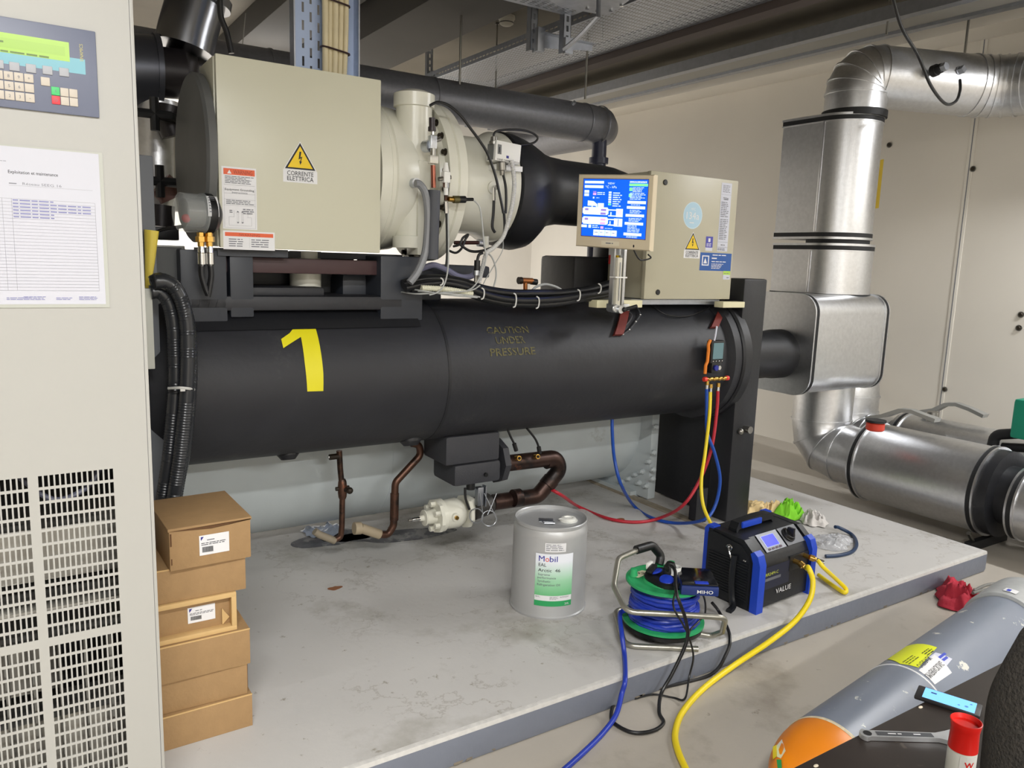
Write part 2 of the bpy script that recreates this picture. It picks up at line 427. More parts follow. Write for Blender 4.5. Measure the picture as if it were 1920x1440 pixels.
tray('cable_tray', 'long perforated cable tray under the ceiling running away above the dark pipe', (2.9, 1.9, 2.86), (0, 1, 0), (1, 0, 0), 4.0, .55, .06)
T2 = tray('cable_tray', 'short perforated cable tray crossing at the top of the picture', (1.5, 3.12, 2.79), (1, 0, 0), (0, 1, 0), 1.15, .5, .06)
b = B(); b.box((3.46, 1.9, 2.82), (3.56, 5.9, 2.88), M('brown_bar', (70, 60, 56), .7)); b.box((3.47, 1.9, 2.86), (3.475, 5.9, 2.95), M('brown_bar'))
tag(b.build('support_bar'), 'dark brown bar running along the right side of the long cable tray', 'support bar')
# splice plate (pale blue) hanging on the crossing tray
def slot_strut(name, label, p, h, wd=.045, group=None):
    T = thing(name, label, 'strut', p, group); p = V(p)
    b = B(); n = int(h/.05)
    b.perf(p-V((wd/2, 0, 0)), (1, 0, 0), (0, 0, 1), (0, wd, [(wd*.33, wd*.66)]), (0, h, [(i*.05+.012, i*.05+.042) for i in range(n)]), galv_l)
    b.build('slotted_face', T, smooth=False, loose=True)
    b = B(); b.box(p+V((-wd/2, 0, 0)), p+V((-wd/2+.003, .04, h)), galv_l); b.box(p+V((wd/2-.003, 0, 0)), p+V((wd/2, .04, h)), galv_l); b.build('flange', T)
    return T
def arm(label, p0, p1, h0, h1, group=None):
    b = B(); p0, p1 = V(p0), V(p1); d = (p1-p0); L = d.length; d.normalize()
    b.prism([(0, 0), (L, h0-h1), (L, h0), (0, h0)], p0, d, (0, 0, 1), .003, galv_l); b.prism([(0, h0), (L, h0), (L, h0+.003), (0, h0+.003)], p0, d, (0, 0, 1), .04, galv_l)
    b.box(p0-V((.02, .02, .02)), p0+V((.025, .02, h0+.03)), galv_l, bev=.002)
    return tag(b.build('bracket'), label, 'bracket', group)
g = 'slotted ceiling struts'
q = W(1000, 95, y=3.75); slot_strut('strut', 'slotted zinc strut left of the pale bracket arms, hanging from the ceiling', (q.x, 3.75, q.z), CZ-q.z-.0, group=g)
q = W(1062, 100, y=3.6); slot_strut('strut', 'slotted zinc strut with a bright edge, between the two pale bracket arms', (q.x, 3.6, q.z), CZ-q.z, .05, g)
q = W(806, 148, y=5.9); slot_strut('strut', 'slotted strut at the far end of the long cable tray above the dark pipe', (q.x, 5.9, q.z), CZ-q.z, .05, g)
q = W(1010, 90, y=3.72); q2 = W(1110, 92, y=3.72)
arm('pale zinc bracket arm reaching right under the long tray', (q.x, 3.72, q.z), (q2.x, 3.72, q.z), .075, .03, 'tray bracket arms')
q = W(1058, 92, y=3.5); q2 = W(1125, 30, y=2.95)
b = B(); b.tube([q, W(1080, 74, y=3.35), W(1095, 60, y=3.2), W(1122, 32, y=3.05), (W(1122, 32, y=3.05).x+.03, 3.1, 2.86)], .012, galv_l, seg=6); b.box(V(q)-V((.0, .01, .02)), V(q)+V((.05, .012, .06)), galv_l)
tag(b.build('bracket'), 'zinc bracket arm rising to the crossing tray', 'bracket', 'tray bracket arms')
q = W(812, 148, y=5.85); arm('far pale bracket arm under the end of the long tray', (q.x, 5.85, q.z-.03), (q.x+.6, 5.85, q.z-.03), .06, .03, 'tray bracket arms')
# pale blue bolted plate under the crossing tray
T = thing('splice_plate', 'pale blue zinc plate with bolts at the top of the picture', 'metal plate', W(1100, 20, z=2.76))
pts = [W(1030, 0, z=2.76), W(1050, 12, z=2.76), W(1140, 29, z=2.76), W(1190, -8, z=2.76), W(1160, -40, z=2.76), W(1030, -30, z=2.76)]
b = B(); b.prism([(p.x, p.y) for p in pts], (0, 0, 2.757), (1, 0, 0), (0, 1, 0), .004, galv_l); b.build('plate', T)
for px, py in [(1101, 14), (1120, 18), (1145, 18), (1165, 9)]:
    p = W(px, py, z=2.757); b = B(); b.cyl(p, p-V((0, 0, .008)), .011, chrome, seg=6); b.build('bolt', T)
# threaded hanger rods
rods = [(862, 158, 862, 60, 4.2, .007, 'thin steel hanger rod above the middle of the dark upper pipe'), (1097, 186, 1099, 95, 4.2, .007, 'thin steel hanger rod near the end of the dark upper pipe'), (1662, 65, 1664, -30, 3.0, .008, 'steel hanger rod rising from the top of the silver elbow'), (1808, 108, 1816, -20, 2.75, .008, 'steel hanger rod holding the silver duct near the right edge'),
        (929, 170, 929, 150, 5.2, .006, 'short far rod left of the channel end'), (1128, 116, 1128, 90, 4.6, .006, 'short rod hanging beside the bracket arm tip'), (1356, 30, 1356, 0, 3.4, .007, 'short rod at the top beside the cable channel')]
for (x0, y0, x1, y1, Y, r, l) in rods:
    p = W(x0, y0, y=Y); b = B(); b.tube([p, (p.x, p.y, CZ)], r, steel, seg=8, rib=None)
    b.cyl((p.x, p.y, CZ-.012), (p.x, p.y, CZ), r*2.4, steel, seg=6); tag(b.build('hanger_rod'), l, 'rod', 'hanger rods')

# vertical ladder tray with slots and cream cables behind the left electrical box
Y = 2.93
T = thing('vertical_cable_tray', 'pale blue slotted cable tray rising behind the left electrical box', 'cable tray', (.93, Y, 2.0))
x0, x1 = W(543, 60, y=Y).x, W(604, 60, y=Y).x; xr = W(665, 60, y=Y).x
wd = x1-x0; b = B()
sl = M('tray_blue_zinc', (168, 184, 214), .45, .5, noise=(8, .04))
cu = [wd*(.16+.2*i) for i in range(5)]
for i in range(4):
    ph = .03 if i % 2 else 0
    b.perf((x0+wd*.24*i+.004 if i else x0, Y, 1.98), (1, 0, 0), (0, 0, 1), (0, wd*.24 if i else wd*.24+.004, [(wd*.1, wd*.1+.008)]), (0, CZ-1.98, [(ph+.012+k*.062, ph+.012+k*.062+.034) for k in range(19)]), sl)
b.perf((x0+wd*.96+.004, Y, 1.98), (1, 0, 0), (0, 0, 1), (0, xr-x0-wd*.96-.004, []), (0, CZ-1.98, []), sl)
b.build('slotted_sheet', T, smooth=False, loose=True)
for xx in (x0, xr-.004):
    b = B(); b.box((xx, Y-.05, 1.98), (xx+.005, Y, CZ), galv_l); b.build('side_rail', T)
cab = M('cream_cable', (206, 194, 160), .45, noise=(20, .04))
xs = [W(p, 60, y=2.9).x for p in (609, 619, 628, 639, 648)]
tie = M('dark_tie', (52, 34, 34), .5)
for i, x in enumerate(xs):
    b = B(); b.tube([(x-.004*i, 2.9, 1.95), (x, 2.895+.004*(i % 2), 2.3), (x+.004*(i % 2), 2.9, 2.7), (x, 2.9, CZ)], [.0115, .0095, .0115, .010, .0095][i], cab, seg=12, sm=6)
    tag(b.build('electrical_cable'), ['first', 'second', 'third', 'fourth', 'last'][i]+' cream cable from the left in the bundle on the slotted tray', 'cable', 'cream cables on the slotted tray')
for z in (W(625, 95, y=2.9).z, W(625, 5, y=2.9).z):
    b = B(); b.tube([(xs[0]-.012, 2.915, z+.008), (xs[0]-.01, 2.884, z+.006), (xs[2], 2.880, z), (xs[4]+.008, 2.884, z-.006), (xs[4]+.012, 2.915, z-.006)], .0035, tie, seg=6, sm=3)
    tag(b.build('cable_tie'), 'dark tie around the cream cables, ' + ('lower one, just above the electrical box' if z < 2.45 else 'upper one, near the top of the picture'), 'cable tie', 'ties on the cream cables')
for i, px in enumerate((667, 679)):
    x = W(px, 60, y=3.0).x; b = B(); b.tube([(x, 3.05, 2.0), (x, 3.05, CZ)], .011 if i == 0 else .007, galv, seg=12)
    tag(b.build('conduit_pipe'), ['thicker zinc conduit right of the cream cables', 'thin zinc conduit furthest right of the cream cables'][i], 'conduit')

# ------------------------------------------------------------------ silver insulated pipes on the right
PX = 4.45
def bandring(b, o, ax, r, wdt=.03):
    b.lathe(o, ax, [(-.004, r), (-.004, r+.009, jacket), (.006, r+.009, jacket), (.006, r+.004, jacket), (.006, r+.005, blkband), (wdt, r+.005, blkband), (wdt, r+.009, jacket), (wdt+.01, r+.009, jacket), (wdt+.01, r, jacket)], jacket, 56, cap=False)
def elbow(b, pts, r, R, m, segs=4, seams=True):
    """segmented (lobster-back) sheet elbow"""
    P = fillet(pts, R, segs)
    b.tube(P, r, m, seg=40)
    if seams:
        for i in range(1, len(P)-1):
            t = (P[i+1]-P[i-1]).normalized(); b.lathe(P[i]-t*.006, t, [(0, r), (0, r+.006), (.012, r+.006), (.012, r)], m, 40, cap=False)
T = thing('insulated_riser', 'silver jacketed vertical pipe with a top elbow, rising from the valve box', 'insulated pipe', (PX, 3.07, 1.3))
b = B(); A = (PX, 3.07, 2.66); B2 = (5.22, 2.62, 2.62)
elbow(b, [(PX, 3.07, 2.42), A, B2, (5.3, 1.2, 2.62)], .18, [0, .34, .34, 0], jacket, 5); b.build('elbow_duct', T)
b = B(); b.cyl((PX, 3.07, 2.40), (PX, 3.07, 2.44), .19, blkband, seg=48); b.build('seal_ring', T)
def ucase(x0c, x1c, yc, yb, z0, z1, r, name):
    """U-shaped case: round towards the viewer, flat sides going back"""
    out = [(PX-r, yb)]+[(PX-r*cos(a), yc-r*sin(a)) for a in [pi*i/28 for i in range(29)]]+[(PX+r, yb)]
    def ringat(z, e): return [V((PX+(x-PX)*(1+e), yc+(y-yc)*(1+e*.8), z)) for x, y in out]
    b = B(); b.loft([ringat(z0, 0), ringat(z1, 0)], jacket); b.box((PX-r-.006, yc-.01, z0+.03), (PX-r+.004, yc+.004, z1-.03), jacket, bev=.002); b.build(name, T, ang=.4)
    for z, s_ in ((z0, 1), (z1, -1)):
        b = B(); b.loft([ringat(z-s_*.012, .03), ringat(z+s_*.002, .03)], jacket); b.loft([ringat(z+s_*.002, .015), ringat(z+s_*.028, .015)], blkband); b.loft([ringat(z+s_*.028, .03), ringat(z+s_*.034, .03)], jacket)
        b.build('edge_band', T, ang=.4)
ucase(0, 0, 3.12, 3.42, 1.675, 2.40, .215, 'upper_case')
ucase(0, 0, 3.12, 3.40, 1.30, 1.625, .235, 'lower_case')
b = B(); b.cyl((PX, 3.1, 1.6), (PX, 3.1, 1.7), .19, blkband, seg=40); b.build('collar', T)
p = W(1633, 330, x=PX+.20)
b = B(); a0 = radians(22)
b.sheet([('r', -.022, -.15, .022, .15, M('yellow_plate', (222, 190, 60), .5))], lambda x, y, h: V((PX+(.216+h)*cos(-a0+x/.215), 3.12+(.216+h)*sin(-a0-pi/10+x/.215), 2.02+y)), h0=.002, cut=.02); b.build('marker_strip', T)
# sensor pockets on the horizontal duct
for n, (px, py) in enumerate(((1764, 130), (1797, 135))):
    q = W(px, py, y=2.66); d = (CAM-q).normalized(); o = V(q)+V((0, -.0, 0)); o = W(px, py, t=(q-CAM).dot(CF)-.0); 
    ax = V((-.15, -1, .15)).normalized(); c0 = o+V((0, .03, 0))
    T2 = thing('duct_sensor', ['grey round plug on the silver duct below the hanger rod', 'grey square sensor head with dark cable on the silver duct'][n], 'sensor', c0)
    b = B(); b.lathe(c0-ax*.02, ax, [(0, .034), (.03, .034), (.032, .028), (.06, .027), (.062, .02), (.075, .018)], blkband if n == 0 else galv_l, 8 if n else 24)
    b.cyl(c0+ax*.04, c0+ax*.07, .024, galv_l, seg=6 if n == 0 else 4); b.build('plug', T2)
b = B(); b.tube([W(1655, -60, y=2.35), W(1670, -20, y=2.35), W(1690, 50, y=2.36), W(1722, 105, y=2.38), W(1745, 160, y=2.38), W(1772, 194, y=2.4), W(1792, 190, y=2.44), W(1800, 170, y=2.5), W(1800, 150, y=2.55)], .008, blk, seg=10, sm=8)
tag(b.build('sensor_cable'), 'dark cable hanging in a loop in front of the silver duct at the top right', 'cable')

# valve box around the nozzle
T = thing('valve_box', 'silver jacketed box with rounded corners where the black nozzle meets the riser', 'insulation box', (4.27, 3.1, .72))
def rrect(y0, y1, z0, z1, r, n=8):
    o = []
    for cy, cz, a0 in ((y1-r, z1-r, 0), (y0+r, z1-r, pi/2), (y0+r, z0+r, pi), (y1-r, z0+r, 3*pi/2)):
        o += [(cy+r*cos(a0+pi/2*i/n), cz+r*sin(a0+pi/2*i/n)) for i in range(n+1)]
    return o
rr = rrect(2.81, 3.42, .735, 1.325, .11)
def rx(x, e=0): return [V((x, 3.115+(y-3.115)*(1+e), 1.03+(z-1.03)*(1+e))) for y, z in rr]
b = B(); b.loft([rx(3.90), rx(4.63)], jacket); b.build('jacket', T, ang=.5)
b = B(); b.loft([rx(3.893), rx(3.900)], M('face_sheet', (150, 150, 146), .45, .8, noise=(5, .12), stain=[(4, .55, (112, 108, 98), .15)])); b.build('end_sheet', T, ang=.5)
for x in (3.905, 4.60):
    b = B(); b.loft([rx(x-.014, .022), rx(x-.004, .022)], jacket); b.loft([rx(x-.004, .008), rx(x+.022, .008)], blkband); b.loft([rx(x+.022, .022), rx(x+.03, .022)], jacket); b.build('edge_band', T, ang=.5)
# nozzle from the evaporator to the box
b = B(); b.lathe((3.25, 3.03, .965), (1, 0, 0), [(0, .16), (.02, .145), (.5, .14), (.56, .147), (.66, .147)], foam2, 48); 
tag(b.build('water_nozzle'), 'short black insulated nozzle between the end plate and the silver valve box', 'pipe')
# lower elbow and near pipe towards the viewer
T = thing('insulated_pipe', 'nearer large silver jacketed pipe beside the plinth with black end bands', 'insulated pipe', (PX, 2.4, 0), 'silver floor pipes')
b = B(); elbow(b, [(PX, 3.09, .74), (PX, 3.09, .31), (PX, 2.70, .31)], .185, .34, jacket, 3); b.build('elbow', T)
YE = W(1732, 970, x=PX-.07).y; R1 = .24; Y0 = 2.72
b = B(); b.cyl((PX, Y0, .31), (PX, 1.98, .31), R1, jacket, seg=64, cap=True); b.build('jacket', T)
b = B(); bandring(b, (PX, Y0, .31), (0, -1, 0), R1); b.build('end_band', T)
b = B(); bandring(b, (PX, 2.02, .31), (0, -1, 0), R1); b.build('end_band', T)
b = B(); b.lathe((PX, 1.98, .31), (0, -1, 0), [(0, .235), (.06, .236), (.065, .16), (.16, .155), (.2, .155)], foam2, 48); b.build('black_sleeve', T)
b = B(); b.cyl((PX, 1.84, .285), (PX, -.6, .285), .19, jacket, seg=64); b.build('jacket', T)
b = B(); bandring(b, (PX, 1.84, .285), (0, -1, 0), .19); b.build('end_band', T)
b = B(); b.tube([(PX-.19, 2.0, .10), (PX-.14, 2.0, .05), (PX-.14, 2.0, .0)], .012, steel, seg=8); b.box((PX-.2, 1.975, 0), (PX+.2, 2.01, .05), blkband); b.build('support_foot', T)
b = B(); b.box((PX-.1, 1.2, 0), (PX+.1, 1.26, .1), dkbolt); b.cyl((PX-.3, 1.48, .05), (PX-.3, 1.52, .05), .05, blk, seg=24); b.build('support_foot', T)
# valve with red ring and grey lever on the near pipe
def lever(label, px, py, Y, r0, redring, pts):
    T = thing('lever_valve', label, 'valve handle', W(px, py, y=Y), 'lever handles on the floor pipes')
    p = W(px, py, y=Y)
    if redring:
        b = B(); b.cyl(p-V((0, 0, .05)), p+V((0, 0, .0)), .05, M('red_ring', (200, 60, 40), .5), seg=32, bev=.008); b.cyl(p, p+V((0, 0, .012)), .056, blkband, seg=32); b.build('position_ring', T)
    else:
        b = B(); b.cyl(p-V((0, 0, .06)), p, .035, steel, seg=24); b.build('stem', T)
    g_ = M('grey_lever', (142, 142, 138), .5); P = [W(*q) if False else W(q[0], q[1], x=q[2]) for q in pts]
    b = B(); 
    U = V((1, 0, 0)); rings = []
    for i, q in enumerate(P):
        d = (P[min(i+1, len(P)-1)]-P[max(i-1, 0)]).normalized(); n_ = U.cross(d).normalized(); wdt = [.05, .045, .03, .026, .026, .034, .034][min(i, 6)]; th = .011
        rings.append([q-U*wdt-n_*th, q+U*wdt-n_*th, q+U*wdt+n_*th, q-U*wdt+n_*th])
    b.loft(rings, g_); b.build('handle', T, ang=.5)
lever('grey lever over a red ring on the nearer silver floor pipe', 1642, 791, 2.50, 0, True, [(1632, 783, 4.45), (1660, 779, 4.45), (1690, 769, 4.46), (1712, 771, 4.47), (1735, 780, 4.48), (1758, 788, 4.49), (1752, 790, 4.49)][:6])
lever('grey cranked lever on the farther silver floor pipe by the wall', 1750, 772, 2.55, 0, False, [(1732, 771, 5.0), (1755, 768, 5.0), (1775, 758, 5.0), (1795, 758, 5.0), (1820, 767, 5.0), (1848, 780, 5.0)])
# farther pipe
T = thing('insulated_pipe', 'farther large silver jacketed pipe close to the right wall', 'insulated pipe', (5.0, 2.4, 0), 'silver floor pipes')
b = B(); elbow(b, [(5.0, 3.75, 1.0), (5.0, 3.55, .95), (5.0, 3.25, .72), (5.0, 3.25, .31), (5.0, 2.9, .31)], .185, .25, jacket, 3); b.build('elbow', T)
b = B(); b.cyl((5.0, 2.85, .31), (5.0, 1.2, .31), .235, jacket, seg=64); b.build('jacket', T)
b = B(); bandring(b, (5.0, 2.83, .31), (0, -1, 0), .235); b.build('end_band', T)
b = B(); b.cyl((5.0, 1.2, .31), (5.0, .9, .31), .15, foam2, seg=40); b.cyl((5.0, .95, .29), (5.0, -.6, .29), .20, jacket, seg=64); b.build('jacket', T)
# black handle frame and green housing at the right edge
T = thing('pump_bracket', 'black rounded bracket with a green housing at the right edge above the silver pipes', 'bracket', W(1890, 840, x=4.7))
b = B(); b.tube(fillet([W(1856, 862, x=4.7), W(1866, 815, x=4.7), W(1925, 812, x=4.7), W(1960, 815, x=4.7)], .05, 5), .03, blkband, seg=16); b.tube([W(1880, 838, x=4.72), W(1960, 842, x=4.72)], .025, blkband, seg=14); b.build('bracket', T)
p = W(1930, 800, x=4.7); b = B(); b.box(p-V((.12, .12, .06)), p+V((.1, .045, .16)), M('green_housing', (24, 140, 112), .45), bev=.02); b.build('housing', T)
b = B(); b.cyl((4.75, 1.75, .35), (4.75, 1.75, .52), .09, foam2, seg=32); b.build('socket', T)
# ------------------------------------------------------------------ the chiller
EY, EZ, ER = 3.0, .99, .305
def TC(px, py, r=ER, cy=EY, cz=EZ):
    """point of the evaporator's shell seen at a pixel of the frame: returns x and angle above the horizontal towards the viewer"""
    d = W(px, py, t=1)-CAM; a = d.y**2+d.z**2; oy, oz = CAM.y-cy, CAM.z-cz
    bq = 2*(oy*d.y+oz*d.z); c = oy*oy+oz*oz-r*r; disc = bq*bq-4*a*c
    if disc < 0: t = -bq/(2*a)
    else: t = (-bq-math.sqrt(disc))/(2*a)
    p = CAM+d*t; return p.x, math.atan2(p.z-cz, cy-p.y)
def tankmap(x, s, h): a = s/ER; return V((x, EY-(ER+h)*cos(a), EZ+(ER+h)*sin(a)))
T = thing('evaporator', 'long black foam insulated vessel with a yellow number painted on it', 'tank', (1.8, EY, PZ))
b = B(); b.lathe((.34, EY, EZ), (1, 0, 0), [(0, .25), (.02, .30), (.10, .335), (.125, .335), (.13, .31), (.15, ER), (2.72, ER), (2.74, ER+.035), (2.80, ER+.035), (2.81, ER+.01)], foam, 96)
b.lathe((1.45, EY, EZ), (1, 0, 0), [(0, ER), (0, ER+.0015), (.012, ER+.0015), (.012, ER)], foam2, 96, cap=False)
b.build('insulated_shell', T, ang=.35)
# foam ridge along the top, under the compressor
b = B(); b.box((.50, 2.80, 1.262), (1.30, 3.1, 1.315), foam, bev=.012); b.box((.62, 2.86, 1.30), (1.0, 3.1, 1.345), foam, bev=.015); b.build('top_pad', T)
b = B(); ang0 = radians(90-62); P = []
for k in (0, 1):
    pass
b.sheet([('r', .50, ER*radians(42), 1.36, ER*radians(75), foam2)], tankmap, h0=.006, cut=.03); b.build('foam_patch', T)
PX1_ = [(560, 603), (587, 602), (596, 632), (602, 664), (606, 700), (606, 733), (576, 734), (574, 706), (571, 680), (568, 655), (564, 632), (531, 653), (527, 636), (543, 625)]
q = []
for px, py in PX1_:
    x, a = TC(px, py); q.append((x, a*ER))
b = B(); b.sheet([('p', q, yeltape)], tankmap, h0=.0015, cut=.03)
tag(b.build('painted_number', T), 'yellow painted numeral 1')
sten = M('stencil_yellow', (98, 92, 50), .6, noise=(60, .35), stain=[(70, .52, (36, 36, 36), .08)])
b = B(); its = []
for tx, (xa, ya), (xb, yb) in (('CAUTION', (914, 626), (991, 620)), ('UNDER', (931, 645), (985, 641)), ('PRESSURE', (920, 668), (1004, 662))):
    x0, a0 = TC(xa, ya); x1, a1 = TC(xb, yb); its.append(('t', tx, x0, a0*ER, .046, sten, 'L', x1-x0, .012))
b.sheet(its, tankmap, h0=.0012, dh=0, cut=.03); b.build('stencil_lettering', T)
# insulated end plate / leg on the right, dark back plate
b = B(); b.box((3.17, 2.72, PZ), (3.345, 2.86, 1.415), foam2, bev=.012); b.build('front_leg', T)
b = B(); b.box((3.19, 2.86, PZ+.01), (3.33, 3.30, 1.36), foam2, bev=.01); b.build('end_plate', T)
b = B(); b.cyl((3.13, EY, EZ), (3.2, EY, EZ), ER+.05, foam2, seg=64, bev=.01); b.cyl((3.33, 3.03, .965), (3.42, 3.03, .965), .2, foam2, seg=48, bev=.02); b.build('flange', T)
b = B(); b.box((3.0, 2.78, PZ), (3.08, 2.83, .3), foam2); b.build('black_leg', T); b = B(); b.tube([(3.26, 2.725, .62), (3.26, 2.68, .62)], .02, steel, seg=12); b.build('drain_bolt', T); b = B(); b.ball((3.22, 2.712, .61), .018, steel); b.build('drain_bolt', T)
# foam stumps under the vessel
for px, py, r in ((540, 858, .045), (770, 832, .05)):
    x, a = TC(px, py-6); p = tankmap(x, a*ER, -.02); b = B(); b.lathe(p, (0, -.2, -1), [(-.02, r), (.02, r*.95), (.04, r*.6)], foam2, 24); b.build('foam_stub', T)

# condenser
CY, CZc, CRr = 3.68, .53, .385
T = thing('condenser', 'pale grey painted vessel lying low behind the black vessel', 'tank', (1.7, CY, PZ))
b = B(); b.lathe((.2, CY, CZc), (1, 0, 0), [(0, .3), (.03, CRr), (1.28, CRr), (1.28, CRr+.002), (1.29, CRr+.002), (1.29, CRr), (2.86, CRr)], cream2, 96); b.build('shell', T, ang=.35)
b = B(); b.box((3.045, 3.2, PZ+.012), (3.10, 4.15, 1.05), cream2, bev=.004); b.build('tube_sheet', T)
for (px, py) in [(1228, 848), (1219, 865), (1227, 880), (1206, 884), (1193, 889), (1226, 897), (1200, 905), (1214, 911), (1181, 897), (1232, 800), (1168, 902)]:
    p = W(px, py, x=3.045); b = B(); b.lathe(p+V((.0, 0, 0)), (-1, 0, 0), [(0, .016), (.012, .016), (.018, .009), (.03, .009)], cream2, 10); b.build('bolt', T)
for x in (3.0, .6):
    b = B(); b.box((x, 3.3, PZ), (x+.08, 4.0, PZ+.035), cream2); b.build('foot', T)
b = B(); b.box((2.985, 2.62, PZ), (3.03, 3.9, PZ+.012), M('dirty_strip', (150, 140, 122), .6, noise=(20, .2)))
tag(b.build('floor_strip'), 'dirty pale strip on the plinth running from the vessel end towards the blue machine', 'strip')

# compressor
KY, KZ = 3.05, 1.777
T = thing('compressor', 'cream painted centrifugal compressor with a big bolted flange, behind the left electrical box', 'compressor', (1.2, KY, 1.45))
b = B(); b.lathe((1.19, KY, KZ), (1, 0, 0), [(0, .285), (.04, .29), (.045, .283), (.06, .283), (.065, .29), (.14, .28), (.22, .24), (.30, .24)], cream, 72); b.build('casing', T)
b = B(); b.lathe((1.455, KY, KZ), (1, 0, 0), [(0, .30), (.0, .322), (.035, .325), (.04, .318), (.045, .325), (.08, .322), (.085, .30), (.085, .205)], cream, 96); b.build('flange', T, ang=.35)
b = B(); b.lathe((1.425, KY, KZ), (1, 0, 0), [(0, .22), (.01, .275), (.03, .285)], cream, 72); b.build('cover_ring', T)
for i in range(26):
    a = 2*pi*i/26+.1; p = V((1.455, KY-.298*cos(a), KZ+.298*sin(a)))
    if cos(a) < -.3: continue
    b = B(); b.lathe(p, (-1, 0, 0), [(0, .014), (.004, .014), (.005, .010), (.016, .010), (.019, .006)], dkbolt, 8); b.build('bolt', T)
b = B(); b.lathe((1.54, KY, 1.785), (1, 0, 0), [(0, .205), (.19, .207), (.24, .225), (.26, .238), (.30, .238)], cream, 72); b.build('suction_neck', T)
bx = W(775, 330, y=2.86)
for nm, st in (('discharge_boss', [(0, .072), (.50, .072)]),):
    z0 = W(778, 465, y=2.83).z
    b = B(); b.lathe((bx.x, 2.86, z0), (0, 0, 1), [(0, .080), (.045, .080), (.047, .070), (.535, .070), (.537, .080), (.585, .080), (.59, .07), (.60, .045), (.605, .01)], cream, 40); b.build(nm, T)
b = B(); p = W(793, 420, y=2.78); b.box(p-V((.022, 0, .12)), p+V((.03, .1, .24)), cream, bev=.006); p = W(772, 343, y=2.78); b.box(p-V((.03, .0, .03)), p+V((.03, .06, .03)), cream, bev=.005); b.build('machined_pad', T)
p = W(779, 343, y=2.75); b = B(); b.cyl(p+V((0, .04, 0)), p-V((0, .01, 0)), .018, galv, seg=16); b.build('gland', T)
# grey left end cover (motor side)
b = B(); b.lathe((.590, 2.99, 1.785), (-1, 0, 0), [(0, .288), (.025, .29), (.034, .28), (.036, .26), (.04, .05)], M('grey_foam_cover', (96, 97, 96), .6, noise=(6, .1), stain=[(18, .70, (60, 60, 60), .02)]), 72)
tag(b.build('end_cover', T), 'grey disc shaped end cover')
b = B(); b.cyl((.592, 3.26, 1.79), (1.2, 3.26, 1.79), .26, cream, seg=56); b.build('motor_casing', T)
# support frame under compressor and box
frm = M('dark_frame_paint', (46, 50, 58), .45, noise=(6, .12)); 
b = B(); b.box((.62, 2.84, 1.395), (1.36, 2.89, 1.45), M('maroon_beam', (62, 38, 40), .5), bev=.004); b.build('cross_beam', T)
for x0, x1, z0 in ((.48, .63, 1.20), (.64, .72, 1.24), (1.20, 1.38, 1.22)):
    b = B(); b.box((x0, 2.80, z0), (x1, 3.05, 1.47), frm, bev=.006); b.build('pedestal', T)
b = B(); b.box((.30, 2.86, 1.2), (.50, 3.2, 1.475), M('grey_plate', (86, 88, 88), .6, noise=(8, .1)), bev=.008); b.build('end_bracket', T)
b = B(); b.box((.60, 2.79, 1.452), (.84, 3.2, 1.479), frm); b.box((.84, 2.95, 1.452), (1.36, 3.1, 1.476), frm); b.box((.62, 3.08, 1.26), (1.2, 3.1, 1.47), foam2); b.build('frame_plates_gap_shade', T)  # two frame plates; the black sheet is added to darken the open gap
b = B(); b.cyl((.97, 3.0, 1.28), (.97, 3.0, 1.478), .06, cream, seg=24); b.build('cream_post', T)
b = B(); b.box((1.1, 2.9, 1.39), (1.75, 3.3, 1.44), frm, bev=.01); b.box((1.1, 2.95, 1.27), (1.55, 3.25, 1.40), frm, bev=.03); b.build('base_pad', T)
# suction pipe: black insulated reducer, pipe and down bend into the vessel
T = thing('suction_pipe', 'thick black insulated pipe from the compressor neck bending down behind the monitor', 'pipe', (2.3, 3.05, 1.3))
b = B(); 
c = [(1.841, 3.05, 1.782, .232), (1.85, 3.05, 1.782, .248), (1.89, 3.05, 1.775, .253), (1.94, 3.05, 1.765, .25), (1.99, 3.05, 1.762, .236), (2.03, 3.05, 1.77, .21), (2.07, 3.05, 1.782, .18), (2.12, 3.05, 1.79, .160), (2.18, 3.05, 1.793, .152)]
R = []
for x, y, z, r in c: R.append([V((x, y+r*cos(2*pi*i/48), z+r*sin(2*pi*i/48))) for i in range(48)])
b.loft(R, foam2); b.build('reducer', T)
b = B(); b.tube(fillet([(2.15, 3.05, 1.793), (2.5, 3.08, 1.793), (2.80, 3.27, 1.793), (2.80, 3.27, 1.20)], .18, 8), .150, foam2, seg=40); b.build('elbow_pipe', T)
b = B(); b.box((2.36, 3.10, 1.27), (2.62, 3.4, 1.50), foam2, bev=.02); b.build('foam_block', T)

# ------------------------------------------------------------------ left electrical box
ex0, ex1, ez0, ez1 = .600, 1.176, 1.480, 2.100
T = thing('electrical_box', 'large beige electrical box with a yellow electricity warning triangle, left of the cream compressor', 'electrical box', (.89, 2.85, ez0))
b = B(); b.box((ex0-.004, 2.775, ez0+.004), (ex1-.004, 2.985, ez1-.004), boxp, bev=.004); b.build('body', T)
b = B(); b.box((ex0, 2.75, ez0), (ex1, 2.773, ez1), boxp, bev=.004); b.build('cover', T)
for x, z in ((ex0-.005, 1.95), (ex0-.005, 1.62), (ex0-.005, 1.66), (ex0-.005, 1.59), (ex0-.005, 1.565)):
    b = B(); b.cyl((x+.002, 2.79, z), (x-.006, 2.79, z), .006, chrome, seg=10); b.build('screw', T)
b = B(); b.cyl((1.16, 2.9, 2.09), (1.16, 2.9, 2.115), .01, chrome, seg=12); b.build('lid_stud', T); b = B(); b.cyl((.86, 2.9, 2.10), (.86, 2.9, 2.112), .01, chrome, seg=12); b.build('lid_stud', T)
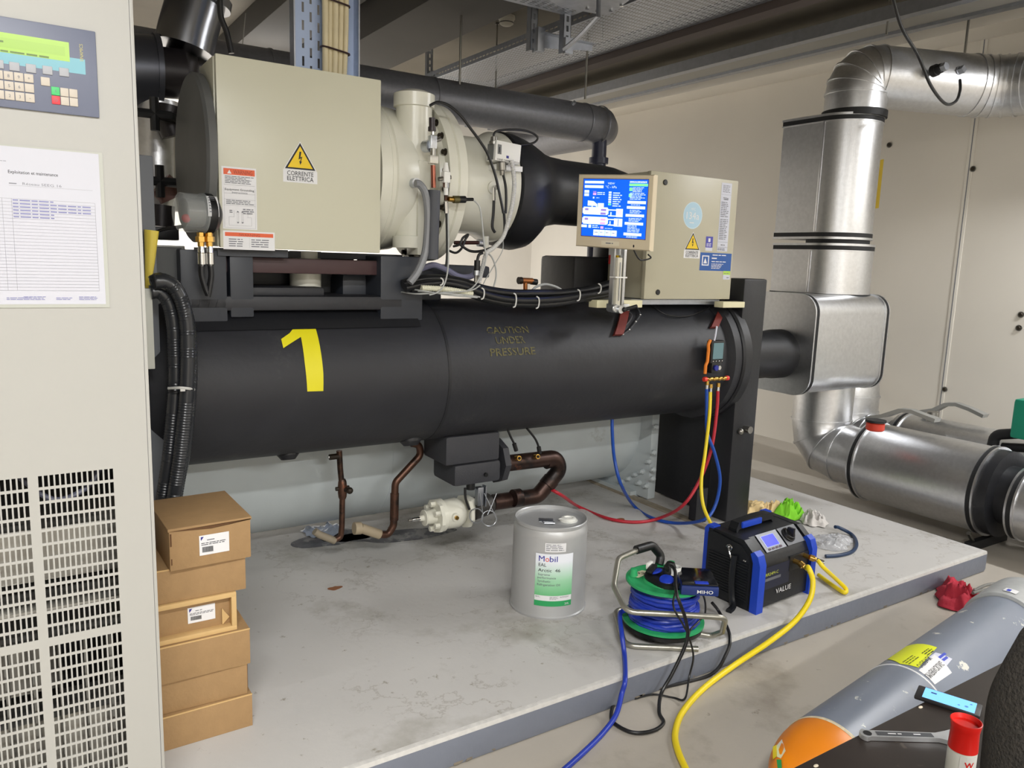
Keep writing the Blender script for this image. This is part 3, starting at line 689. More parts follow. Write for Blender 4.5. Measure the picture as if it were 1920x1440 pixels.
def bolt_items(cx, y0, s):
    """electric flash triangle with lettering below; s = width"""
    h = s*.83; t = [(cx-s/2, y0), (cx+s/2, y0), (cx, y0+h)]
    def sc(k, dy=0): cy = y0+h/3; return [(cx+(x-cx)*k, cy+(y-cy)*k) for x, y in t]
    fl = [(-.02, .30), (.03, .30), (.005, .16), (.055, .185), (.02, .055), (.045, .06), (.0, -.03), (-.03, .07), (-.005, .06), (.02, .14), (-.045, .10)]
    fl = [(cx+x*s*1.25, y0+h*.22+y*s*1.25) for x, y in fl]
    return [('p', sc(1.09), sticker), ('r', cx-s*.56, y0-s*.42, cx+s*.56, y0-s*.03, sticker), ('p', sc(1), ink), ('p', sc(.82), yel), ('p', fl, ink),
            ('t', 'CORRENTE', cx, y0-s*.20, s*.2, ink, 'C', s*.86), ('t', 'ELETTRICA', cx, y0-s*.365, s*.2, ink, 'C', s*.86)]
p = W(563, 318, y=2.75)
b = B(); b.sheet(bolt_items(0, 0, .108), plane_map((p.x, 2.75, p.z), (1, 0, 0), (0, 0, 1))); tag(b.build('warning_sticker', T), 'yellow triangle sticker reading CORRENTE ELETTRICA')
p = W(419, 467, y=2.75); pm = plane_map((p.x, 2.75, p.z), (1, 0, 0), (0, 0, 1)); K = .00195
def S(px, py): return ((px-419)*K*.93, (467-py)*K)
its = [('r', 0, .068, .113, .272, sticker), ('r', .006, .246, .108, .266, org), ('p', [(.018, .249), (.032, .249), (.025, .262)], sticker), ('t', 'WARNING', .038, .249, .020, M('dark_orange_print', (150, 60, 40), .5), 'L', .062),
       ('r', .006, .213, .108, .2135, greyink), ('r', .006, .185, .108, .1855, greyink), ('r', .006, .166, .108, .1664, greyink), ('r', .006, .146, .108, .1464, greyink), ('r', .006, .072, .108, .0724, greyink), ('r', .006, .072, .0064, .205, greyink), ('r', .1076, .072, .108, .205, greyink),
       ('b', .010, .217, .105, .243, 5, greyink), ('t', 'Equipment Grounding', .057, .195, .0095, ink, 'C', .095), ('t', 'Instructions', .057, .186, .0085, greyink, 'C', .05), ('b', .012, .149, .104, .165, 3, greyink),
       ('r', .02, .080, .0205, .108, greyink), ('r', .02, .080, .094, .0804, greyink), ('r', .094, .080, .0945, .108, greyink), ('r', .02, .108, .038, .1084, greyink), ('r', .036, .108, .0365, .13, greyink), ('r', .08, .108, .0945, .1084, greyink), ('r', .082, .108, .0824, .13, greyink)]
for x in (.049, .064):
    its += [('r', x-.0025, .092, x-.0021, .124, greyink), ('r', x+.0021, .092, x+.0025, .124, greyink), ('p', [(x-.004, .124), (x+.004, .124), (x, .129)], greyink), ('p', [(x-.004, .092), (x, .087), (x+.004, .092)], greyink)]
its += [('b', .066, .118, .104, .138, 3, greyink), ('b', .022, .120, .034, .132, 2, greyink)]
b = B(); b.sheet(its, pm, dh=.00012); tag(b.build('warning_label', T), 'tall white and orange WARNING label')
its = [('r', .0, .0, .172, .062, sticker), ('r', .006, .044, .167, .057, org), ('t', '!WARNING', .087, .0455, .012, M('dark_orange_print'), 'C', .07), ('r', .086, .006, .0864, .04, greyink), ('b', .018, .008, .078, .038, 4, greyink), ('b', .092, .008, .155, .038, 4, greyink)]
b = B(); b.sheet(its, pm, dh=.00012); tag(b.build('warning_label', T), 'wide low white and orange WARNING label')

# gauge / pressure switch left of the box
c0 = W(345, 398, y=2.72); c1 = W(402, 402, y=2.74)
T = thing('flow_switch', 'round pressure switch with clear cup, left of the big beige electrical box', 'pressure switch', c0)
ax = (c1-c0).normalized()
clear = M('clear_plastic', (200, 205, 205), .08, 0, alpha=.35)
b = B(); b.lathe(c0, ax, [(-.02, .05), (-.012, .062), (.05, .062), (.055, .066), (.06, .066)], clear, 40); b.build('clear_cup', T)
b = B(); b.cyl(c0+ax*.0, c0+ax*.055, .045, M('dial_inside', (120, 118, 112), .4, .3), seg=30); b.ball(c0+V((.0, -.03, -.02)), .014, M('red_plastic', (190, 40, 40), .4)); b.build('mechanism', T)
L = (c1-c0).length; b = B(); b.lathe(c0+ax*.055, ax, [(0, .062), (.01, .066), (L-.07, .066), (L-.055, .055), (L-.04, .03)], blk, 40); b.build('body', T)
def gm(x, y, h): 
    u, v_, a_ = frame(ax); an = radians(0)+y/.066
    return c0+ax*(.065+x)+(V((0, -1, 0))*cos(an)+V((0, 0, 1))*sin(an))*(.066+h)
b = B(); b.sheet([('r', 0, -.01, .036, .065, sticker), ('b', .004, .0, .032, .06, 6, greyink)], gm, cut=.01); b.build('type_label', T)
hosec = M('black_hose', (22, 22, 24), .45)
for i, (px, g_) in enumerate(((376, 0), (392, 1))):
    P0 = W(px, 436, y=2.72); P1 = W(px+1, 462, y=2.72); P2 = W(px+2, 498, y=2.72)
    b = B(); b.lathe(P0, P1-P0, [(0, .012), (.012, .012), (.013, .017), (.03, .017), (.031, .011), ((P1-P0).length, .011)], brass, 6); b.build('brass_fitting', T)
    b = B(); b.lathe(P1, P2-P1, [(0, .010), (.02, .012), (.022, .014), (.058, .014), (.066, .008)], chrome, 14); b.build('ferrule', T)
for i, pts in enumerate(([(378, 495), (378, 515), (385, 540), (390, 552)], [(394, 495), (396, 515), (393, 540), (390, 556)])):
    b = B(); b.tube([W(x, y, y=2.72) for x, y in pts], .0095, hosec, seg=10, sm=6); tag(b.build('gauge_hose'), ['left one of two short black hoses under the round pressure switch', 'right one of two short black hoses under the round pressure switch'][i], 'hose', 'pressure switch hoses')
b = B(); b.tube([W(291, 437, y=2.9), W(300, 432, y=2.88), W(315, 428, y=2.85), W(332, 426, y=2.8), W(345, 424, y=2.76)], .006, hosec, seg=8, sm=5); tag(b.build('switch_cable'), 'thin black cable from the grey panel to the round pressure switch', 'cable')

# ------------------------------------------------------------------ control box and monitor on the right
T = thing('control_box', 'beige control box with stickers behind the touch screen monitor', 'control box', (2.8, 2.9, 1.30))
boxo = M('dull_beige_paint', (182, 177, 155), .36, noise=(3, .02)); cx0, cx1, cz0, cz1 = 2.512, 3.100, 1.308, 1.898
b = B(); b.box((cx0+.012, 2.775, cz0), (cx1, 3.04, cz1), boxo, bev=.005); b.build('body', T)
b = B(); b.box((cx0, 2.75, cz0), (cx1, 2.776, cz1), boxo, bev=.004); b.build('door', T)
for px, py in ((1247, 342), (1233, 548)):
    p = W(px, py, y=2.75); b = B(); b.cyl((p.x, 2.752, p.z), (p.x, 2.744, p.z), .013, blk, seg=20, bev=.002); b.build('lock', T)
b = B(); b.box((cx0-.0, 2.86, 1.55), (cx0+.013, 2.93, 1.60), blk); b.cyl((cx0+.013, 2.99, 1.50), (cx0+.0, 2.99, 1.50), .03, yel, seg=24); b.box((cx0+.0, 2.985, 1.47), (cx0-.02, 2.995, 1.53), M('red_plastic'), bev=.003); b.build('side_switch', T)
def pxmap(Y):
    return lambda x, y, h: W(x, y, y=Y)+V((0, -h, 0))
pc = W(1293, 487, y=2.75)
b = B(); b.sheet(bolt_items(0, 0, .098), plane_map((pc.x+.012, 2.75, W(1293, 468, y=2.75).z), (1, 0, 0), (0, 0, 1))); tag(b.build('warning_sticker', T), 'yellow triangle sticker reading CORRENTE ELETTRICA')
pc = W(1299, 404, y=2.75); pb = M('pale_blue_sticker', (176, 208, 226), .5)
b = B(); b.sheet([('c', 0, 0, .064, M('light_ring', (200, 222, 234), .5)), ('c', 0, 0, .060, pb), ('t', '134a', 0, -.018, .048, sticker, 'C', .085), ('t', 'HFC', 0, .024, .018, sticker, 'C', .03), ('b', -.02, -.04, .02, -.03, 1, sticker)], plane_map((pc.x, 2.75, pc.z), (1, 0, 0), (0, 0, 1))); tag(b.build('round_sticker', T), 'pale blue oval sticker reading 134a')
def stick(nm, x0, y0, x1, y1, its, lab):
    a = W(x0, y1, y=2.75); c = W(x1, y0, y=2.75); w_, h_ = c.x-a.x, W(x0, y0, y=2.75).z-a.z
    out = []
    for it in its(w_, h_): out.append(it)
    b = B(); b.sheet(out, plane_map((a.x, 2.7498, a.z), (1, 0, 0), (0, 0, 1)), dh=.0002); tag(b.build(nm, T), lab)
lab_b = M('blue_label', (28, 84, 160), .45); lg = M('lime_label', (176, 214, 80), .5); vio = M('violet_label', (70, 70, 170), .5)
paper = M('data_plate', (206, 208, 220), .5)
stick('data_label', 1344, 341, 1373, 471, lambda w, h: [('r', 0, 0, w, h, paper), ('b', w*.15, h*.86, w*.9, h*.97, 6, greyink), ('r', .002, h*.83, w-.002, h*.832, greyink), ('t', 'McQuay', w*.5, h*.77, h*.035, ink, 'C', w*.5), ('r', w*.28, h*.755, w*.72, h*.763, ink), ('b', w*.08, h*.50, w*.85, h*.73, 9, greyink), ('b', w*.08, h*.17, w*.85, h*.48, 12, greyink), ('r', .002, h*.135, w-.002, h*.138, greyink), ('b', w*.3, h*.08, w*.8, h*.11, 1, greyink), ('r', .002, h*.06, w-.002, h*.063, greyink), ('b', w*.04, h*.01, w*.96, h*.05, 2, greyink)], 'tall pale data label')
stick('violet_label', 1322, 443, 1337, 470, lambda w, h: [('r', 0, 0, w, h, paper), ('r', 0, h*.23, w, h, vio), ('r', w*.35, h*.62, w*.65, h*.88, sticker), ('b', w*.12, h*.28, w*.9, h*.55, 3, sticker)], 'small violet label')
stick('company_label', 1311, 473, 1372, 507, lambda w, h: [('r', 0, 0, w, h, lab_b), ('r', w*.06, h*.28, w*.28, h*.84, sticker), ('r', w*.09, h*.34, w*.25, h*.78, lab_b), ('p', [(w*.11, h*.40), (w*.22, h*.40), (w*.16, h*.72)], sticker), ('b', w*.38, h*.82, w*.9, h*.94, 1, sticker), ('t', 'Walfrance', w*.36, h*.66, h*.16, sticker, 'L', w*.26) if False else ('b', w*.36, h*.62, w*.6, h*.78, 1, sticker), ('b', w*.36, h*.46, w*.97, h*.57, 1, sticker), ('b', w*.36, h*.1, w*.75, h*.42, 4, sticker)], 'blue service company label')
stick('small_label', 1355, 508, 1369, 524, lambda w, h: [('r', 0, 0, w, h, paper), ('r', 0, h*.55, w, h, lg), ('b', w*.1, h*.62, w*.9, h*.8, 1, greyink), ('b', w*.5, h*.1, w*.9, h*.35, 1, greyink)], 'lime and white label')
creamr = M('cream_rail', (222, 216, 180), .45)
for a_, c_, l in (((2.19, 2.70, 1.272), (2.46, 2.76, 1.306), 'l'), ((3.0, 2.70, 1.268), (3.16, 2.76, 1.298), 'r')):
    b = B(); b.box(a_, c_, creamr, bev=.003); tag(b.build('mounting_rail', T), 'cream mounting rail end')
b = B(); b.box((2.46, 2.78, 1.28), (3.06, 3.02, 1.306), galv_l, bev=.002); b.build('base_channel', T)
def strap(b, x0, x1, p0, p1, w_):
    a0 = math.atan2(p0[1]-EZ, EY-p0[0]); n = 8; R = []
    for i in range(n+1):
        a = a0+(p1-a0)*i/n; x = x0+(x1-x0)*i/n
        R.append([V((x-w_, EY-(ER+.003)*cos(a), EZ+(ER+.003)*sin(a))), V((x+w_, EY-(ER+.003)*cos(a), EZ+(ER+.003)*sin(a))), V((x+w_, EY-(ER+.018)*cos(a), EZ+(ER+.018)*sin(a))), V((x-w_, EY-(ER+.018)*cos(a), EZ+(ER+.018)*sin(a)))])
    b.loft(R, redox)
for px0, py0, px1, py1 in ((1170, 584, 1156, 630), (1354, 575, 1336, 616)):
    xa, aa = TC(px0, py0); xb, ab = TC(px1, py1); b = B(); n = 8; R = []
    for i in range(n+1):
        a = aa+(ab-aa)*i/n; x = xa+(xb-xa)*i/n; w_ = .026
        f = lambda rr: (EY-(ER+rr)*cos(a), EZ+(ER+rr)*sin(a))
        (y1, z1), (y2, z2) = f(.002), f(.02)
        R.append([V((x-w_, y1, z1)), V((x+w_, y1, z1)), V((x+w_, y2, z2)), V((x-w_, y2, z2))])
    b.loft(R, redox); tag(b.build('bracket_leg', T), 'dark red bracket leg')
# monitor
T = thing('monitor', 'cream framed touch screen monitor with a blue page, on a silver clamp arm', 'monitor', (2.165, 2.59, 1.537))
MON = T; ML, MR = V((2.10, 2.76, 0)), V((2.227, 2.417, 0)); U = (MR-ML).normalized(); MW = (MR-ML).length; N = U.cross(V((0, 0, 1)))
tl, bl, tr, br = 1.857, 1.549, 1.838, 1.528
Zt = V((0, 0, 1)); mO = V((ML.x, ML.y, 1.541)); MH = .307
mp = plane_map(mO, U-Zt*.045, Zt)
mcr = M('monitor_cream', (224, 210, 182), .4)
Uu = (U-Zt*.045).normalized()
b = B(); R = []
for d, e in ((0, .004), (-.006, 0), (-.030, 0), (-.05, .03)):
    R.append([mO+Uu*x+Zt*y+N*d for x, y in ((e, e), (MW-e, e), (MW-e, MH-e), (e, MH-e))])
b.loft(R, mcr); b.build('housing', T)
sb = M('screen_blue', (6, 84, 240), .3, emit=1.0); sw = M('screen_pale', (200, 220, 252), .3, emit=.95); sg = M('screen_green', (120, 236, 140), .3, emit=.9); sd = M('screen_violet', (140, 120, 200), .3, emit=.8); sdd = M('screen_dark', (60, 50, 110), .3, emit=.5)
x0, y0, x1, y1 = .030, .047, MW-.026, MH-.021; sw_, sh_ = x1-x0, y1-y0
def sx(a): return x0+(a-165)/(1240-165)*sw_     # positions on the screen read from the photograph's zoom
def sy(a): return y1-(a-185)/(1160-185)*sh_
def R_(a, c, d, e, m): return ('r', sx(a), sy(e), sx(d), sy(c), m)
its = [('r', x0-.003, y0-.003, x1+.003, y1+.003, M('screen_bezel', (90, 90, 130), .4)), ('r', x0, y0, x1, y1, sb)]
its += [R_(185, 215, 515, 258, sw), R_(185, 288, 510, 335, sw), R_(185, 372, 268, 420, sw), R_(185, 430, 266, 476, sw), R_(940, 250, 1238, 292, sg), R_(945, 210, 1220, 238, sw), R_(945, 315, 995, 372, sg), R_(940, 418, 985, 472, sg)]
its += [R_(925, 535, 1222, 582, sw), R_(918, 622, 1215, 668, sw), R_(905, 755, 1205, 800, sw), R_(898, 890, 1198, 935, sw), R_(888, 1068, 1180, 1115, sw)]
for (a, c, d, e, n) in ((1000, 305, 1200, 392, 4), (960, 395, 1210, 520, 5), (985, 590, 1150, 612, 1), (970, 680, 1170, 745, 3), (960, 815, 1170, 882, 3), (945, 940, 1150, 1060, 5), (935, 1120, 1140, 1152, 2), (410, 395, 545, 455, 2), (680, 395, 830, 648, 7), (350, 965, 470, 1022, 2), (570, 1005, 710, 1025, 1), (400, 490, 450, 512, 1)):
    its.append(('b', sx(a), sy(e), sx(d), sy(c), n, sw))
its += [('t', 'VIEW', sx(585), sy(270), .012, sw, 'L', sx(700)-sx(585)), ('t', '°C - kPa', sx(550), sy(332), .014, sw, 'L', sx(735)-sx(550)), ('t', 'COMPR STATE', sx(955), sy(238), .009, sdd, 'L', sx(1215)-sx(955))]
for k in range(6): its += [R_(608, 390+k*40, 655, 420+k*40, sg if k == 5 else sw)]
its += [('p', [(sx(255), sy(640)), (sx(255), sy(550)), (sx(360), sy(560)), (sx(420), sy(610)), (sx(425), sy(680)), (sx(390), sy(640))], sw), R_(430, 590, 535, 670, sw), R_(325, 640, 345, 680, sw)]
for yy in (660, 825): its += [R_(190, yy, 605, yy+130, sw), R_(172, yy+20, 620, yy+110, sw), R_(215, yy+25, 275, yy+60, sd), R_(490, yy+28, 580, yy+62, sd if yy < 800 else M('screen_pink', (226, 160, 210), .3, emit=.9)), R_(485, yy+88, 575, yy+124, sd if yy < 800 else M('screen_pink'))]
for yy in (690, 790, 850, 945): its += [R_(620, yy, 750, yy+20, sw)]
its += [R_(750, 675, 862, 815, sw), R_(758, 690, 850, 780, M('screen_lilac', (206, 196, 226), .3, emit=.9)), R_(722, 840, 862, 975, sw), R_(788, 850, 798, 965, sb), R_(655, 735, 675, 800, sw), R_(648, 890, 666, 945, sw)]
for k in range(4): its += [R_(380+k*101, 1045, 468+k*101+8, 1145, sw), ('b', sx(395+k*101), sy(1100), sx(455+k*101), sy(1080), 1, sdd)]
its += [R_(165, 970, 262, 1015, sw), R_(290, 965, 335, 1020, sw), R_(345, 390, 400, 415, sd), R_(345, 422, 400, 455, M('screen_pink')), R_(345, 485, 370, 515, sw), R_(500, 985, 550, 1025, M('screen_pink'))]
b = B(); b.sheet(its, mp, h0=.001, dh=.00006); tag(b.build('screen', T), 'lit blue screen with white diagrams')
b = B(); b.sheet([('r', MW*.36, .012, MW*.60, .030, M('name_strip', (236, 226, 200), .4)), ('b', MW*.42, .016, MW*.54, .026, 1, greyink), ('c', MW*.79, .016, .0035, ink, .006)], mp); b.build('name_strip', T)
# arm
alu = M('arm_aluminium', (196, 198, 200), .32, .9)

pt, pb_ = W(1166, 470, y=2.60), W(1157, 572, y=2.60)
b = B(); b.box(V((pt.x-.032, 2.585, pb_.z)), V((pt.x-.006, 2.615, pt.z-.03)), M('arm_cream', (206, 202, 186), .4), bev=.003); b.box(V((pt.x+.002, 2.585, pb_.z)), V((pt.x+.016, 2.61, pt.z+.02)), alu, bev=.002); b.box(V((pt.x-.04, 2.60, pb_.z)), V((pt.x-.033, 2.625, pt.z+.04)), alu); b.box((pt.x-.04, 2.62, pt.z-.02), (pt.x+.03, 2.64, pt.z+.1), alu); b.build('upright', T)
b = B(); b.box((pt.x-.02, 2.58, pb_.z+.02), (pt.x-.017, 2.584, pt.z-.05), galv_l); b.box((pt.x-.045, 2.578, (pt.z+pb_.z)/2), (pt.x+.02, 2.62, (pt.z+pb_.z)/2+.006), white); b.build('groove_trim', T)
k0 = W(1150, 578, y=2.60); b = B(); b.cyl(k0-V((0, .02, 0)), k0+V((0, .03, 0)), .018, alu, seg=24, bev=.003); b.box(k0+V((0, -.005, -.012)), k0+V((.09, .05, .018)), alu, bev=.004); b.cyl(k0+V((.02, -.03, -.005)), k0+V((.02, .03, -.005)), .016, alu, seg=20); b.build('knuckle', T)
b = B(); b.tube([k0+V((.035, -.03, -.004)), k0+V((.06, -.035, .002)), k0+V((.095, -.045, .012))], .008, blk, seg=10, sm=3); b.ball(k0+V((.035, -.03, -.004)), .011, blk); b.build('clamp_lever', T)
tubm = M('clear_wire', (86, 88, 92), .25)
for pts, l in (([(1178, 583), (1185, 592), (1178, 605), (1170, 612)], 'short clear wire dangling under the monitor arm, nearer the clamp'), ([(1196, 578), (1200, 590), (1192, 603), (1180, 618), (1168, 627)], 'clear wire with small clips running down the black vessel under the monitor arm'), ([(1222, 572), (1250, 590), (1290, 592), (1330, 577)], 'dark wire sagging below the control box'), ([(1215, 477), (1220, 484), (1200, 487), (1188, 468)], 'short dark cable loop below the right corner of the monitor')):
    b = B(); P = []
    for x, y in pts:
        xx, a = TC(x, y, ER+.012); P.append(V((xx, EY-(ER+.012)*cos(a), EZ+(ER+.012)*sin(a))) if y > 570 else W(x, y, y=2.62))
    b.tube(P, .0035, tubm if 'clear' in l else hosec, seg=8, sm=6)
    if 'clips' in l:
        for P_ in P[1:]: b.ball(P_, .006, chrome)
    if 'short dark cable' in l: b.build('cable', MON)
    else: tag(b.build('wire'), l, 'wire')

# ------------------------------------------------------------------ dark upper pipe behind the compressor
T = thing('upper_pipe', 'wide dark grey jacketed pipe crossing behind the compressor under the ceiling', 'pipe', (2.6, 4.3, 2.2))
b = B(); elbow(b, [(.2, 4.3, 2.395), (3.55, 4.3, 2.395), (3.55, 6.4, 2.395)], .122, [0, .22, 0], dkjacket, 3, False); b.build('jacket', T)
for x in (1.2, 2.15, 3.28, 3.42): b = B(); b.lathe((x, 4.3, 2.395), (1, 0, 0), [(0, .121), (0, .126), (.012, .126), (.012, .121)], dkjacket, 48, cap=False); b.build('joint_ring', T)
b = B(); p = W(1074, 195, y=4.17); b.cyl(p, p+V((0, -.02, .01)), .012, galv, seg=12); b.build('rivet', T)
b = B(); b.tube([(3.44, 4.3, 2.33), (3.44, 4.3, PZ)], .05, M('blue_black_pipe', (36, 40, 62), .4), seg=24); b.cyl((3.44, 4.3, 2.14), (3.44, 4.3, 2.18), .066, M('blue_black_pipe'), seg=24)
tag(b.build('vertical_pipe'), 'dark blue black vertical pipe below the end of the dark upper pipe', 'pipe')
# ------------------------------------------------------------------ pipes and valves under the vessels
def wp(l, Y): return [W(x, y, y=(q[0] if q else Y)) for x, y, *q in l]
T = thing('drain_line', 'thin copper drain line with a small valve, left one under the black vessel', 'copper pipe', (1.19, 3.2, PZ), 'copper lines under the vessel')
Y = 3.12
b = B(); b.tube(fillet(wp([(636, 845), (638, 880), (642, 920), (641, 985), (639, 1008), (625, 1013)], Y), .02, 4), .0125, copper, seg=14); b.build('tube', T)
b = B(); b.tube(wp([(628, 1014), (598, 1002), (590, 996)], Y), .016, M('grey_sleeve', (140, 130, 112), .6), seg=14); b.build('sleeve', T)
p = W(642, 917, y=Y); b = B(); b.lathe(p-V((0, 0, .045)), (0, 0, 1), [(0, .014), (.01, .018), (.03, .02), (.06, .02), (.08, .018), (.09, .013)], copper, 12); b.cyl(p, p+V((.02, -.03, .0)), .012, M('dark_knob', (50, 42, 34), .5, .5), seg=10); b.ball(p+V((.02, -.035, 0)), .015, M('dark_knob')); b.cyl(p+V((-.03, 0, .004)), p+V((.03, 0, .004)), .009, M('dark_knob'), seg=10); b.build('valve', T)
p = W(628, 856, y=Y); b = B(); b.cyl(p+V((.02, 0, 0)), p-V((.025, 0, 0)), .013, M('dark_knob'), seg=12); b.cyl(p-V((.02, 0, 0)), p-V((.03, 0, 0)), .008, chrome, seg=10); b.build('side_port', T)
T = thing('drain_line', 'thicker copper line with a swan neck bend hanging under the black vessel', 'copper pipe', (1.4, 3.15, PZ), 'copper lines under the vessel')
Y = 3.08
b = B(); b.tube(fillet(wp([(772, 831), (786, 834), (789, 853), (741, 905), (738, 985), (728, 1003), (712, 1002)], Y), .04, 6), .0165, copper, seg=16); b.build('tube', T)
b = B(); b.tube(wp([(740, 925), (739, 975)], Y), .0195, copper, seg=16); b.build('coupling', T)
b = B(); b.tube(wp([(712, 1002), (676, 990)], Y), .022, M('beige_sleeve', (166, 152, 128), .6), seg=16); b.lathe(wp([(676, 990)], Y)[0], (-1, 0, .1), [(0, .028), (.03, .028)], M('beige_sleeve'), 12); b.build('sleeve', T)
# insulated float valve block and large copper line
T = thing('foam_valve_cover', 'stepped black foam cover hanging under the vessel beside the big copper bend', 'foam cover', (1.78, 2.9, .45))
def fb(x0, y0, x1, y1, Yf, dep, bev=.02, m=foam):
    a = W(x0, y1, y=Yf); c = W(x1, y0, y=Yf); z0 = min(a.z, W(x1, y1, y=Yf).z); z1 = max(c.z, W(x0, y0, y=Yf).z)
    b = B(); b.box((a.x, Yf, (a.z+W(x1, y1, y=Yf).z)/2), (c.x, Yf+dep, (c.z+W(x0, y0, y=Yf).z)/2), m, bev=bev); return b
fcov = M('foam_cover_black', (52, 53, 58), .6, bump=(120, .15))
fb(836, 815, 938, 868, 2.86, .22, .012, fcov).build('upper_cover', T); fb(852, 868, 940, 908, 2.86, .21, .018, fcov).build('lower_cover', T)
p0 = W(940, 880, y=2.90); b = B(); b.lathe((p0.x-.01, 2.95, p0.z+.03), (1, 0, 0), [(0, .105), (.03, .105), (.035, .09)], fcov, 8); b.build('side_cover', T)
p = W(911, 890, y=2.855); b = B(); b.cyl(p+V((0, .01, 0)), p-V((0, .006, 0)), .009, blk, seg=10); b.build('vent_hole', T)
T = thing('liquid_line', 'large aged copper pipe bending down from the black foam cover to the cream valve', 'copper pipe', (2.2, 2.95, .2))
cp2 = M('dark_copper', (72, 54, 48), .38, .7, noise=(12, .3), stain=[(6, .50, (42, 37, 36), .1), (8, .62, (134, 80, 56), .05)])
b = B(); b.tube(fillet([W(948, 869, y=2.95), W(1042, 858, y=2.95), W(1050, 880, y=2.95), W(1008, 930, y=2.97), W(925, 942, y=3.0)], .06, 7), .0385, cp2, seg=24); b.build('pipe', T)
for a_, c_ in (((1022, 866), (1036, 862)), ((1034, 901), (1024, 913)), ((975, 934), (962, 936))):
    b = B(); b.tube([W(a_[0], a_[1]-2, y=2.955), W(c_[0], c_[1]-2, y=2.955)], .0415, cp2, seg=24); b.build('coupling', T)
for px, py in ((971, 858), (1006, 855)):
    p = W(px, py, y=2.915); b = B(); b.cyl(p+V((0, .03, -.01)), p-V((.0, .012, 0)), .012, brass, seg=12); b.cyl(p-V((0, .012, 0)), p-V((0, .016, 0)), .007, blk, seg=10); b.build('port', T)
for k, pts in enumerate(([(952, 806), (958, 820), (964, 832), (968, 845)], [(988, 803), (1003, 822), (1010, 838), (1012, 850)])):
    b = B(); P = wp(pts, 2.88); b.tube(P, .0055, hosec, seg=8, sm=5); b.tube([P[-2], P[-1]], .010, hosec, seg=10)
    tag(b.build('sensor_cable'), ['left short black cable dropping to a brass port on the big copper pipe', 'right short black cable dropping to the bend of the big copper pipe'][k], 'cable', 'cables to the copper pipe')
T = thing('expansion_valve', 'cream cast valve with bolted flange lying above the plinth left of the drum', 'valve', (1.75, 2.95, .18))
Yv = 2.93; vc = W(848, 962, y=Yv)
b = B(); b.lathe(vc+V((-.055, 0, .0)), (1, 0, 0), [(-.028, .072), (0, .074), (.002, .062), (.03, .066), (.07, .068), (.10, .055), (.11, .04)], cream, 32); b.build('body', T)
b = B(); b.lathe(vc+V((-.082, 0, 0)), (-1, 0, 0), [(0, .034), (.05, .030), (.055, .036), (.06, .036), (.062, .014), (.08, .012)], cream, 24); b.build('neck', T)
b = B(); b.cyl(vc+V((-.155, 0, 0)), vc+V((-.20, 0, 0)), .009, chrome, seg=12); b.cyl(vc+V((-.19, 0, 0)), vc+V((-.215, 0, 0)), .0055, steel, seg=10); b.build('spindle', T)
for x in (-.09, .055):
    b = B(); b.prism([(-.078, -.02), (-.05, -.06), (.0, -.075), (.05, -.06), (.078, -.02), (.078, .02), (.05, .06), (0, .075), (-.05, .06), (-.078, .02)], vc+V((x, 0, 0)), (0, 1, 0), (0, 0, 1), .016, cream); b.build('flange', T)
for x in (-.1,):
    for k in range(6):
        a = pi/6+k*pi/3; c = vc+V((x, -.056*cos(a), .056*sin(a))); b = B(); b.cyl(c+V((.03, 0, 0)), c-V((.012, 0, 0)), .0125, cream, seg=6); b.build('bolt', T)
p = vc+V((-.02, -.066, .005)); b = B(); b.cyl(p+V((0, .01, 0)), p-V((0, .008, 0)), .018, cream, seg=20); b.cyl(p-V((0, .006, 0)), p-V((0, .018, 0)), .009, brass, seg=10); b.build('sight_port', T)
b = B(); b.box(vc+V((.075, -.03, -.05)), vc+V((.105, .05, .06)), cream, bev=.008); b.cyl(vc+V((.1, 0, 0)), vc+V((.20, .02, .01)), .05, M('valve_dark', (66, 64, 62), .5, .5), seg=24); b.build('outlet', T)
p = W(899, 935, y=2.86); b = B(); b.box(p+V((-.008, 0, -.035)), p+V((.022, .03, .05)), galv_l, bev=.004); b.box(p+V((.028, -.005, -.04)), p+V((.034, .025, .055)), galv_l); b.cyl(p+V((-.03, .03, .04)), p+V((-.03, .03, .09)), .02, blk, seg=16); b.build('coil', T)
b = B()
for k, (cx, cy, r) in enumerate(((893, 967, 13), (917, 972, 14))):
    b = B(); P = [W(cx+r*cos(a), cy+r*sin(a)*1.05, y=2.84+.004*i/12) for i, a in enumerate([2*pi*j/14 for j in range(42)])]; b.tube([W(900+k*8, 925, y=2.85)]+P, .0022, galv, seg=6); b.build('capillary_coil', T)
b = B(); b.tube(wp([(931, 925), (922, 948), (914, 965)], 2.84), .0022, galv, seg=6, sm=4); b.build('capillary_tube', T)
b = B(); b.tube(wp([(872, 915), (873, 935), (880, 955)], 2.86), .006, hosec, seg=8, sm=4); b.build('lead', T)
# wet oily patch with foil
foil = M('aluminium_foil', (215, 222, 236), .3, .7, bump=(35, .8))
b = B(); rnd = random.Random(5); bm = b.bm; k = b.mi(foil); n, m_ = 14, 9; c = W(608, 1003, z=PZ); g_ = []
for j in range(m_):
    g_.append([bm.verts.new((c.x-.11+.22*i/(n-1)+rnd.uniform(-.006, .006), c.y-.08+.20*j/(m_-1)+rnd.uniform(-.008, .008), PZ+.004+rnd.uniform(0, .022))) for i in range(n)])
for j in range(m_-1):
    for i in range(n-1):
        if (i-6.5)**2/38+(j-4)**2/15 < 1: b._f((g_[j][i], g_[j][i+1], g_[j+1][i+1], g_[j+1][i]), k)
for r in g_:
    for v in r:
        if not v.link_faces: bm.verts.remove(v)
tag(b.build('foil_sheet', smooth=False, loose=True), 'crumpled shiny foil on the plinth under the thin copper drain line', 'foil')

